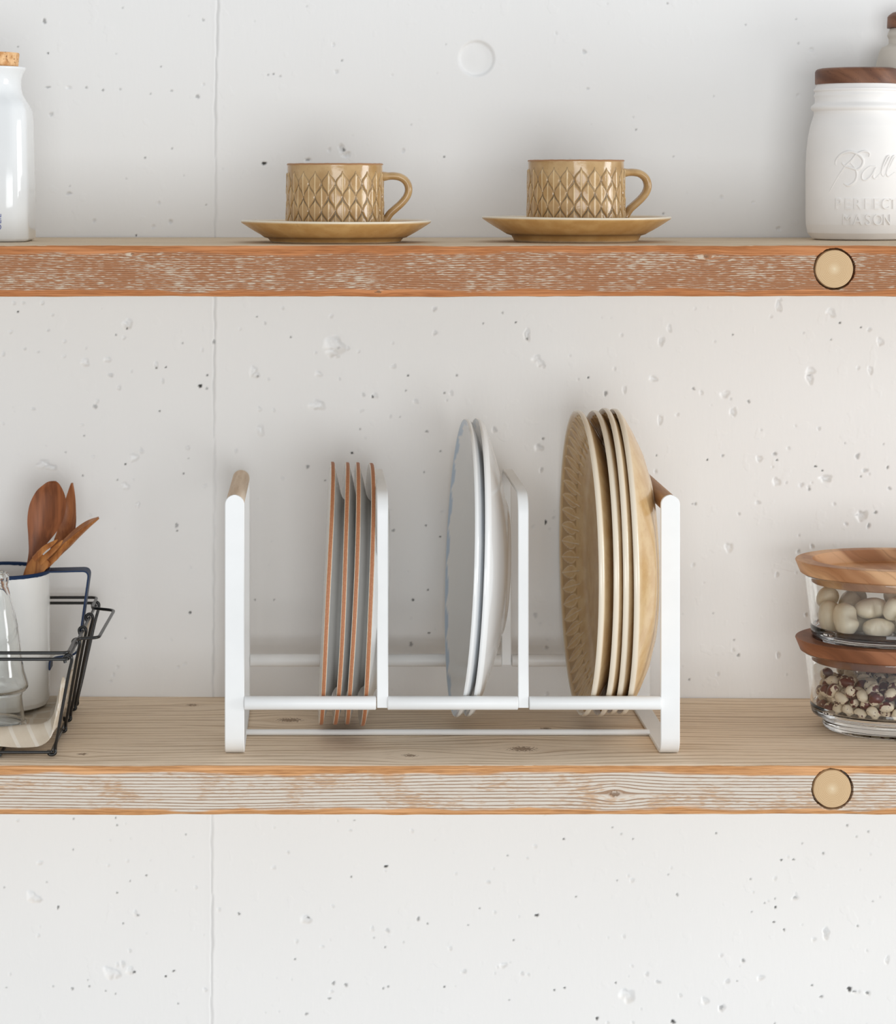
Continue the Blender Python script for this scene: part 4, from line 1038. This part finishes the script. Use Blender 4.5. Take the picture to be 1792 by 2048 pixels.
def white_plate_mesh():
    R = .1202; prof = []
    N = 64
    for i in range(N + 1):
        r = (R - .0012) * i / N; prof.append((r, -.0265 * (1 - (r / R) ** 2.15) if r > .02 else -.0263))
    prof += [(R - .0004, -.0002), (R, -.0012), (R - .0002, -.0024), (R - .0012, -.0034)]
    for i in range(N, -1, -1):
        r = (R - .002) * i / N
        z = -.0265 * (1 - (r / R) ** 2.15) - .0040
        z -= .0018 * math.exp(-((r - .052) / .005) ** 2)
        prof.append((r, z))
    v, f, a = lathe(prof, 144)
    a = []
    for (x, y, z) in v:
        r = math.hypot(x, y); t = math.atan2(y, x); w = .0010 + .0034 * abs(math.sin(t * 11)) ** .8
        up = z > -.0265 * (1 - min(1, r / R) ** 2.15) - .002
        a.append(1.0 if (up and R - w - .0012 < r < R - .0010) else 0.0)
    return v, f, a
NPL = 54
def brown_plate_mesh():
    R = .123
    face = [(0, -.019), (.05, -.019), (.078, -.0187), (.084, -.0182), (.089, -.0172), (.0925, -.0158)]
    i0 = len(face); NB = 30
    for q in range(NB + 1):
        s = q / NB; r = .0945 + (.1192 - .0945) * s; face.append((r, -.0148 + (.0148 - .0022) * s ** 1.05))
    i1 = len(face)
    rest = [(.1204, -.0012, .2), (.1215, -.0003, .8), (.1223, 0, 1), (.1229, -.0006, 1), (R, -.0016, 1), (.1229, -.0030, 1), (.1224, -.0040, .8), (.1212, -.0050, .2), (.117, -.0078), (.108, -.0130), (.100, -.0172), (.092, -.0210), (.085, -.0232), (.080, -.0240), (.0770, -.0252, .3), (.0758, -.0262, .8), (.0735, -.0264, .9), (.0718, -.0256, .3), (.070, -.0238), (.03, -.0236), (0, -.0236)]
    def dsp(t, r, z, i):
        if not (i0 <= i < i1): return (.0002 * math.sin(3 * t) * (r > .1), .0003 * math.sin(2 * t + 1) * (r > .1), None)
        s = (r - .0955) / (.1185 - .0955); u = ((t * NPL / (2 * PI)) % 1 - .5) * 2
        if s < 0 or s > 1: return (0, 0, 0)
        # pointed leaf on a stem
        if s < .22:
            d = abs(u); h = max(0, 1 - d / .14); return (0, .0012 * h, .7 * h)
        q = (s - .22) / .78; f = .86 * (math.sin(PI * min(1, q ** .62)) ** .75) if q < 1 else 0
        f = max(f, 0); e = f - abs(u)
        edge = max(0, 1 - abs(e) / .13); ins = max(0, min(1, e / .12)); rib = max(0, 1 - abs(u) / .09) * ins; vein = max(0, math.sin((q * 5 - abs(u) * 2.5) * PI)) ** 4 * ins * .35
        h = .0009 * ins + .0008 * edge + .0006 * rib + .0003 * vein
        return (0, h, .62 * edge + .45 * rib + .15 * vein - .5 * max(0, min(1, -e / .12)))
    v, f, a = lathe(face + rest, NPL * 14, disp=dsp); return v, f, a
def put_plate(src, name, label, cat, group, px, R, zc, tilt, yaw, dx=0, spin=0, parts=None):
    if isinstance(src, tuple):
        v, f, a, m, sh = src; o = mesh(name, v, f, m, None, sh, {'mask': a})
    else: o = src.copy(); COL.objects.link(o)
    o.rotation_mode = 'XYZ'
    Mx = Matrix.Rotation(math.radians(yaw), 4, 'Z') @ Matrix.Rotation(math.radians(-90 + tilt), 4, 'Y') @ Matrix.Rotation(spin, 4, 'Z')
    o.rotation_euler = Mx.to_euler(); o.location = (X_(px, YM) + dx, YM, zc)
    tag(o, label, cat, group); return o
def restz(R, m=.0005):   # a disc resting on the two rods
    return ROD_Z + math.sqrt((R + ROD_R + m) ** 2 - ((RB - RF) / 2 - .0013) ** 2)
src = (*side_plate_mesh(), M_side, 60)
labs = ['white plate with bare terracotta edge, farthest from the rack divider', 'terracotta-edged white plate, second from the pale wooden handle', 'terracotta-edged white plate, third from the pale wooden handle', 'terracotta-edged white plate leaning against the first divider, lowest of its four']
for i, px in enumerate((649, 678, 700.5, 728.5)):
    src = put_plate(src, 'side_plate', labs[i], 'plate', 'terracotta-edged plates in the rack', px, .1056, restz(.1056) - (.001 if i == 3 else 0), (2.7, 2.75, 2.6, 2.35)[i], (0, .2, 0, .5)[i], spin=i * .7)
src = (*white_plate_mesh(), M_scallop, 60)
src = put_plate(src, 'serving_plate', 'white plate with pale blue scalloped rim, its face uncovered toward the terracotta-edged plates', 'plate', 'white plates in the rack', 917.5, .1202, restz(.1202), 2.7, 1.9)
put_plate(src, 'serving_plate', 'white blue-rimmed plate leaning against the second divider behind the other white plate', 'plate', 'white plates in the rack', 940, .1202, restz(.1202) + .0004, 2.6, 1.2, spin=1.0)
src = (*brown_plate_mesh(), M_brown, 60)
labs = ['ochre dinner plate with leaf-relief rim, its face fully uncovered', 'ochre dinner plate, second of its four counted from the uncovered leaf rim', 'ochre dinner plate standing slightly highest of its four, third from the uncovered leaf rim', 'ochre dinner plate leaning against the brown wooden handle, its back uncovered']
for i, px in enumerate((1155, 1187.5, 1208.5, 1228)):
    src = put_plate(src, 'dinner_plate', labs[i], 'plate', 'ochre dinner plates in the rack', px, .123, restz(.123) + (0, .0002, .002, .0012)[i], (0, 0, -.3, -.4)[i], (1.4, .6, .2, .3)[i], spin=i * .5)

# ---------------------------------------------------------------- wire basket and what it holds
def make_basket():
    XR_T, XR_B, XL_T, XL_B = -.1880, -.2050, -.5120, -.4950
    t = thing('wire_basket', (-.35, 1.99, ZL), 'black wire basket with loop handle holding a mug and glass bottle', 'basket'); o0 = Vector(t.location); r = .00128
    def wire(name, pts, rr=r, closed=False, lab=None):
        v, f = tube([Vector(p) - o0 for p in pts], rr, 10, closed); o = mesh(name, v, f, M_black_wire, t, 50); return o
    zu, zl, yf, yb = -.3592, -.3640, 1.861, 2.108
    # upper hoop, bent out at both ends as carrying loops
    def side(xs, s):
        return [(xs, yf, zu), (xs, 1.905, zu), (xs + s * .0005, 1.9185, zu), (xs + s * .0178, 1.9235, zu), (xs + s * .0200, 2.045, zu), (xs + s * .0005, 2.056, zu), (xs, 2.070, zu), (xs, yb, zu)]
    pts = side(XR_T, 1) + side(XL_T, -1)[::-1]
    wire('handle_hoop', fillet(pts, .006, 5, True), closed=True)
    pts = [(XR_T, yf, zl), (XR_T, yb, zl), (XL_T, yb, zl), (XL_T, yf, zl)]
    wire('rim_hoop', fillet(pts, .004, 5, True), closed=True)
    zb = ZL + .0048; bf, bb = 1.9035, 2.086
    wire('base_hoop', fillet([(XR_B, bf, zb), (XR_B, bb, zb), (XL_B, bb, zb), (XL_B, bf, zb)], .003, 4, True), closed=True)
    for x in (-.245, -.30, -.355, -.41, -.455): wire('base_wire', [(x, bf, zb - .0022), (x, 1.98, zb - .0022), (x, bb, zb - .0022)])
    def upright(xt, yt, xb, yb_, s):
        top = Vector((xt, yt, zl)); bot = Vector((xb, yb_, zb)); d = (top - bot).normalized()
        pts = [bot + Vector((s * .0006, 0, -.0022)), bot + Vector((s * .0027, 0, -.0008)), bot + Vector((s * .0028, 0, .004)), bot + d * .02 + Vector((s * .0022, 0, 0)), bot + (top - bot) * .5 + Vector((s * .0022, 0, 0)), top - d * .015 + Vector((s * .0024, 0, 0)), top + Vector((s * .0027, 0, -.001)), top + Vector((s * .0015, 0, .0027)), top + Vector((-s * .0012, 0, .0027)), top + Vector((-s * .0029, 0, .0006)), top + Vector((-s * .0022, 0, -.003))]
        # foot ring closed under the base hoop
        loop = [bot + Vector((-s * .0024, 0, .0012)), bot + Vector((-s * .0022, 0, -.0018))]
        wire('upright', smooth_path(loop + pts, 4))
    for yt, yb_ in ((1.8625, 1.905), (1.927, 1.984), (1.979, 2.024), (2.038, 2.066), (2.096, 2.084)):
        upright(XR_T, yt, XR_B, yb_, 1); upright(XL_T, yt, XL_B, yb_, -1)
    for x in (-.27, -.35, -.43):
        top = Vector((x, yb, zl)); bot = Vector((x, bb, zb)); wire('upright', [bot, (top + bot) / 2, top])
make_basket()

def make_cloth():
    nu, nv = 90, 60; vs, fs = [], []
    def pt(u, v):
        y = 1.9085 + v * .172
        # along u: flat floor then climbing the right side
        fl = .264; up = .030 + .040 * v + .007 * math.sin(v * 9)
        tot = fl + up + .012; s = u * tot
        x0 = -.4818
        if s < fl: x, z = x0 + s, 0.0
        else:
            q = s - fl; ang = min(1.25, q / .014); x = x0 + fl + .014 * math.sin(ang) + max(0, q - .0175) * .22; z = .014 * (1 - math.cos(ang)) + max(0, q - .0175) * .94
        front = max(0, 1 - v / .09); z += .0125 * math.sin(PI * min(1, max(0, (1 - v / .12)))) ** .8 if v < .12 else 0
        z += .0011 * (1 + math.sin(x * 90 + v * 14 + 2 * math.sin(v * 7))) * (.4 + .6 * (u > .5)) + .0006 * (1 + math.sin(v * 40 + x * 60))
        return Vector((x + .0006 * math.sin(v * 31), y + .0015 * math.sin(x * 50), ZL + .0067 + z))
    g = [[pt(i / nu, j / nv) for i in range(nu + 1)] for j in range(nv + 1)]
    def nrm(i, j):
        a = g[j][min(i + 1, nu)] - g[j][max(i - 1, 0)]; b = g[min(j + 1, nv)][i] - g[max(j - 1, 0)][i]; return a.cross(b).normalized()
    W = nu + 1
    for j in range(nv + 1):
        for i in range(nu + 1): vs.append(g[j][i])
    off = len(vs)
    for j in range(nv + 1):
        for i in range(nu + 1): vs.append(g[j][i] + nrm(i, j) * .0011)
    for j in range(nv):
        for i in range(nu):
            a = j * W + i; fs.append((a, a + 1, a + W + 1, a + W)); fs.append((off + a, off + a + W, off + a + W + 1, off + a + 1))
    ring = [i for i in range(W)] + [j * W + nu for j in range(1, nv + 1)] + [nv * W + i for i in range(nu - 1, -1, -1)] + [j * W for j in range(nv - 1, 0, -1)]
    for k in range(len(ring)):
        a, b = ring[k], ring[(k + 1) % len(ring)]; fs.append((a, b, off + b, off + a))
    c = Vector((-.35, 1.99, ZL)); o = mesh('linen_cloth', [v - c for v in vs], fs, M_linen, None, 80, loc=c)
    tag(o, 'beige striped linen cloth lining the black wire basket', 'cloth')
make_cloth()
ZC = ZL + .0118      # on the cloth
def make_mug():
    Yc = 2.046; c = Vector((X_(2.5, Yc), Yc, ZC)); k = Yc / F; R = 97 * k; H = (CY - 1139.5) * k - ZC
    t = thing('enamel_mug', c, 'tall white enamel mug with chipped navy rim standing in the wire basket', 'mug')
    w = .0011
    prof = [(0, 0), (R * .88, 0), (R * .95, .0012), (R * .99, .005), (R, .010), (R, H * .5), (R * .998, H - .001), (R * .998 - w, H - .001), (R - w, H * .5), (R - w, .010), (R - w - .004, .003), (0, .002)]
    v, f, a = lathe(hold(prof), 96); mesh('body', v, f, M_enamel, t, 45)
    def chip(th, r, z, i): return (0, (-.0007 * max(0, mnoise.noise(Vector((math.cos(th) * 14, math.sin(th) * 14, 3)))) - .0004 * mnoise.noise(Vector((math.cos(th) * 40, math.sin(th) * 40, 5)))) if i in (0, 5) else 0, None)
    rim = [(R * .998 + .0004, H - .0022), (R * .998 + .0009, H - .0008), (R * .998 + .0005, H + .0004), (R * .998 - .0008, H + .0008), (R * .998 - .0018, H + .0003), (R * .998 - .0017, H - .0020), (R * .998 + .0004, H - .0022)]
    v, f, a = lathe(rim, 128, disp=chip); mesh('rim', v, f, M_navy, t, 60)['label'] = 'chipped navy blue enamel rim'
    # strap handle: navy outside and edges, white inside
    def hp(px, py): return ((px - CX) * k - c.x, (CY - py) * k - ZC)
    pth = fillet([(*hp(94, 1141), 0), (*hp(180, 1139), 0), (*hp(157, 1304), 0), (*hp(112, 1311), 0), (*hp(101, 1318), 0), (*hp(101, 1336), 0)], .006, 6)
    pth = [Vector((p.x, 0, p.y)) for p in pth]; dense = []
    for a_, b_ in zip(pth[:-1], pth[1:]):
        m = max(1, int((b_ - a_).length / .003))
        for q in range(m): dense.append(a_.lerp(b_, q / m))
    dense.append(pth[-1]); wd, th = .0200, .0016; vs, fs, mi = [], [], []; N = len(dense)
    for i in range(N):
        tg = (dense[min(i + 1, N - 1)] - dense[max(i - 1, 0)]).normalized(); nn = Vector((0, 1, 0)).cross(tg)
        j = .0006 * mnoise.noise(Vector((i * .5, 0, 0)))
        for (a_, b_) in ((-.5, -1), (-.5, .3), (-.40 + j * 20, 1), (.40, 1), (.5, .3), (.5, -1)):
            vs.append(dense[i] + Vector((0, a_ * wd, 0)) - nn * b_ * th / 2 * -1)
    for i in range(N - 1):
        for q in range(6):
            q2 = (q + 1) % 6; fs.append((i * 6 + q, i * 6 + q2, (i + 1) * 6 + q2, (i + 1) * 6 + q)); mi.append(1 if q == INNER else 0)
    fs += [tuple(range(6)), tuple((N - 1) * 6 + q for q in range(6))]; mi += [0, 0]
    mesh('handle', vs, fs, [M_navy, M_enamel], t, 40, None, None, mi)['label'] = 'strap handle, navy outside and white inside'
INNER = 2
make_mug()
def make_glass_bottle():
    Yc = 1.953; k = Yc / F; c = Vector((X_(-14, Yc), Yc, ZC)); z = lambda py: (CY - py) * k - ZC
    def r(px): return (px + 14) * k
    t0 = z(1147)
    out = [(0, .0), (r(46), 0), (r(52), .002), (r(53), .006), (r(50), z(1440)), (r(46), z(1412)), (r(44), z(1392)), (r(46), z(1384)), (r(53), z(1379)), (r(56.5), z(1373)), (r(56), z(1366)), (r(49), z(1345)), (r(44), z(1315)), (r(40), z(1280)), (r(36), z(1250)), (r(28), z(1215)), (r(21), z(1188)), (r(17), z(1174)), (r(16), z(1169)), (r(18), z(1165)), (r(18), z(1152)), (r(15), z(1146)), (r(11), z(1144.5)), (r(7), z(1147))]
    inn = [(r(8), z(1152)), (r(9), z(1172)), (r(16), z(1190)), (r(23.5), z(1217)), (r(32), z(1252)), (r(36.5), z(1282)), (r(40.5), z(1316)), (r(45.5), z(1346)), (r(52), z(1367)), (r(52.5), z(1372)), (r(49), z(1376)), (r(42), z(1382)), (r(40), z(1392)), (r(42), z(1413)), (r(46), z(1440)), (r(48), z(1462)), (r(44), .0045), (r(30), .0055), (0, .0065)]
    v, f, a = lathe(hold(out + inn), 72); o = mesh('glass_bottle', v, f, M_glass2, None, 60, loc=c)
    tag(o, 'clear glass bottle with flared skirt standing at the front of the wire basket', 'bottle')
make_glass_bottle()

def ppts(L): return [P(*q) for q in L]
kk = 2.045 / F
def utensil(name, label, cat, build, mat):
    mb = MB(); build(mb); c = Vector((-.25, 2.05, ZC + .1))
    mb.v = [tuple(Vector(p) - c) for p in mb.v]
    o = mb.build(name, mat, None, 60, loc=c); return tag(o, label, cat, 'wooden cutlery in the mug')
def b1(mb):
    v, f = ribbon(ppts([(-28, 1395, 2.030), (25, 1245, 2.050), (55, 1150, 2.060), (66, 1112, 2.062), (75, 1082, 2.062), (85, 1050, 2.062), (94, 1020, 2.062), (102, 992, 2.062), (107, 974, 2.062), (109.5, 966, 2.062), (110.5, 962.5, 2.062)]), [q * kk for q in (13, 13, 15, 20, 40, 66, 75, 64, 40, 22, 4)], .0024, (-.12, -1, .1), m=13, sub=7, cups=[0, 0, 0, .001, .003, .005, .005, .004, .002, .001, 0]); mb.add(v, f)
def b2(mb):
    v, f = ribbon(ppts([(18, 1385, 2.045), (58, 1210, 2.050), (80, 1150, 2.054), (103, 1116, 2.060), (122, 1088, 2.068), (134, 1055, 2.075), (139, 1018, 2.079), (142, 990, 2.079), (143.5, 966, 2.079)]), [q * kk for q in (12, 12, 13, 22, 36, 38, 29, 18, 3)], .0024, (-.35, -1, .1), m=11, cups=[0, 0, 0, .001, .003, .004, .003, .001, 0]); mb.add(v, f)
def b3(mb):
    v, f = ribbon(ppts([(-12, 1390, 2.050), (38, 1240, 2.050), (76, 1148, 2.050), (102, 1110, 2.050), (126, 1085, 2.050), (150, 1063, 2.050), (174, 1046, 2.050), (197, 1034.5, 2.050)]), [.006, .006, .007, .010, .017, .022, .018, .004], [.0030, .0030, .0036, .0050, .0056, .0046, .0032, .0014], (-.62, -.12, .78), m=11, cups=[0, 0, 0, .0005, .0012, .0014, .001, 0]); mb.add(v, f)
def b4(mb):
    v, f = ribbon(ppts([(-18, 1392, 2.046), (18, 1260, 2.046), (44, 1190, 2.043), (59, 1156, 2.041), (69, 1139, 2.040), (82, 1122, 2.036), (88, 1114, 2.0355)]), [q * kk for q in (13, 13, 20, 36, 43, 44, 43)], [.0026, .0026, .0028, .0028, .0026, .0022, .0018], (-.35, -.8, .42), m=11, cups=[0, 0, 0, .001, .0015, .001, .0008]); mb.add(v, f)
    for (x0, y0, x1, y1, xm, ym) in ((67, 1119, 115, 1079, 89, 1097), (79, 1126, 125, 1080.5, 101, 1105), (91, 1133, 133, 1083, 113, 1113)):
        v, f = ribbon(ppts([(x0, y0, 2.0365), ((x0 + xm) / 2 - .5, (y0 + ym) / 2, 2.0355), (xm, ym, 2.035), ((xm + x1) / 2 + 1, (ym + y1) / 2, 2.036), (x1, y1, 2.039)]), [q * kk for q in (13, 13.5, 12.5, 10.5, 3)], [.0020, .0021, .0019, .0016, .0010], (-.35, -.8, .42), m=7); mb.add(v, f)
utensil('wooden_spoon', 'dark wooden spoon with broad bowl facing out of the mug', 'spoon', b1, M_utensil)
utensil('wooden_spoon', 'narrow reddish wooden spoon half hidden behind the broad dark spoon', 'spoon', b2, M_utensil_b)
utensil('wooden_fork', 'wooden fork seen edge-on with its tip farthest from the mug', 'fork', b3, M_utensil_c)
utensil('wooden_fork', 'honey wooden fork with slotted tines leaning on the mug rim', 'fork', b4, M_utensil_c)

# ---------------------------------------------------------------- stacked glass containers with beans
KX, KY, SY = .4767, 2.010, .80
HC = .0622
def make_container(z, label, mat):
    t0 = .0033
    out = [(0, .0025), (.050, .0025), (.054, .0006), (.0575, 0), (.0594, .0012), (.0602, .004), (.0600, .0078), (.0605, .0098), (.0640, .0106), (.0680, .0118), (.0694, .0140), (.0698, .0175), (.0700, .0195), (.0696, .0205), (.0746, HC - .001), (.0743, HC), (.0733, HC), (.0728, HC - .0008)]
    inn = [(.0680, .0205), (.0668, .0172), (.062, .0152), (.050, .0146), (0, .0146)]
    t = thing('glass_container', (KX, KY, z), label, 'container', 'stacked glass containers')
    v, f, a = lathe(hold(out + inn), 128, 1, SY); mesh('bowl', v, f, M_glass, t, 50)
    pr = [(0, -.0072), (.0675, -.0072), (.0690, -.0062), (.0694, -.0005), (.0695, .0002), (.0765, .0002), (.0782, .0012), (.0822, .0108), (.0818, .0116), (.0812, .0119), (.0690, .0119), (.0682, .0116), (.0672, .0024), (.0660, .0016), (0, .0016)]
    v, f, a = lathe(hold(pr), 128, 1, SY); mesh('lid', v, f, mat, t, 35, loc=(0, 0, HC))['label'] = 'recessed wooden lid'
    return t
zu0 = ZL + HC + .0018
make_container(ZL + .0001, 'lower glass container of speckled beans, its wooden lid carrying the other container', M_lid_b)
make_container(zu0, 'upper glass container of large white beans with a lighter wooden lid', M_lid_a)
def bean_mesh(a, b, c, name, mat, nu=20, nv=16, dent=.55, hook=False):
    vs, fs = [(a, 0, 0)], []
    for j in range(1, nv):
        t = PI * j / nv
        for i in range(nu):
            p = 2 * PI * i / nu; x = a * math.cos(t); s = math.sin(t) ** .9
            cy = math.cos(p); y = b * s * cy - .22 * b * (x / a) ** 2 + .1 * b; z = c * s * math.sin(p)
            if cy > 0: y -= dent * b * math.exp(-(x / (a * .28)) ** 2) * cy ** 2 * .62
            vs.append((x, y, z))
    vs.append((-a, -.12 * b, 0)); vs[0] = (a, -.12 * b, 0)
    for i in range(nu): fs.append((0, 1 + i, 1 + (i + 1) % nu))
    for j in range(nv - 2):
        for i in range(nu): fs.append((1 + j * nu + i, 1 + j * nu + (i + 1) % nu, 1 + (j + 1) * nu + (i + 1) % nu, 1 + (j + 1) * nu + i))
    L = len(vs) - 1; b0 = 1 + (nv - 2) * nu
    for i in range(nu): fs.append((b0 + i, L, b0 + (i + 1) % nu))
    return mesh(name, vs, fs, mat, None, None)
def scatter(name, data, dims, mat, z0, label, cat, group, dent):
    src = None
    for q in data:
        if src is None: o = src = bean_mesh(*dims, name, mat, dent=dent)
        else: o = src.copy(); COL.objects.link(o)
        o.rotation_mode = 'QUATERNION'; o.location = (KX + q[0] * 1.045, KY + q[1] * 1.03, z0 + .0149 + q[2]); o.rotation_quaternion = q[4:8]; o.scale = (q[3] * .97,) * 3
        tag(o, label, cat, group)
scatter('white_bean', BEANS_W, (.0142, .0118, .0088), M_bean_w, zu0, 'large cream white bean in the upper glass container', 'bean', 'large white beans', .8)
scatter('speckled_bean', BEANS_R, (.0062, .0050, .0046), M_bean_r, ZL, 'small cream and dark red speckled bean in the lower glass container', 'bean', 'speckled red and white beans', .25)

# ---------------------------------------------------------------- daylight and added front fill
w = bpy.data.worlds.new('room_light'); sc.world = w; w.use_nodes = True
wt = w.node_tree; bg = wt.nodes['Background']; tc = wt.nodes.new('ShaderNodeTexCoord'); dp = wt.nodes.new('ShaderNodeVectorMath'); dp.operation = 'DOT_PRODUCT'
dp.inputs[1].default_value = Vector(WDIR).normalized(); wt.links.new(tc.outputs['Generated'], dp.inputs[0])
mr = wt.nodes.new('ShaderNodeMapRange'); mr.interpolation_type = 'SMOOTHSTEP'; mr.inputs['From Min'].default_value = WRANGE[0]; mr.inputs['From Max'].default_value = WRANGE[1]; mr.inputs['To Min'].default_value = WLO; mr.inputs['To Max'].default_value = WHI
wt.links.new(dp.outputs['Value'], mr.inputs['Value']); wt.links.new(mr.outputs[0], bg.inputs[1]); bg.inputs[0].default_value = WCOL
def area(name, loc, target, sx, sy, power, col):
    l = bpy.data.lights.new(name, 'AREA'); l.shape = 'RECTANGLE'; l.size = sx; l.size_y = sy; l.energy = power; l.color = col
    o = bpy.data.objects.new(name, l); COL.objects.link(o); o.location = loc
    o.rotation_euler = (Vector(target) - Vector(loc)).to_track_quat('-Z', 'Y').to_euler()
    return o
for a in AREAS: area(*a)
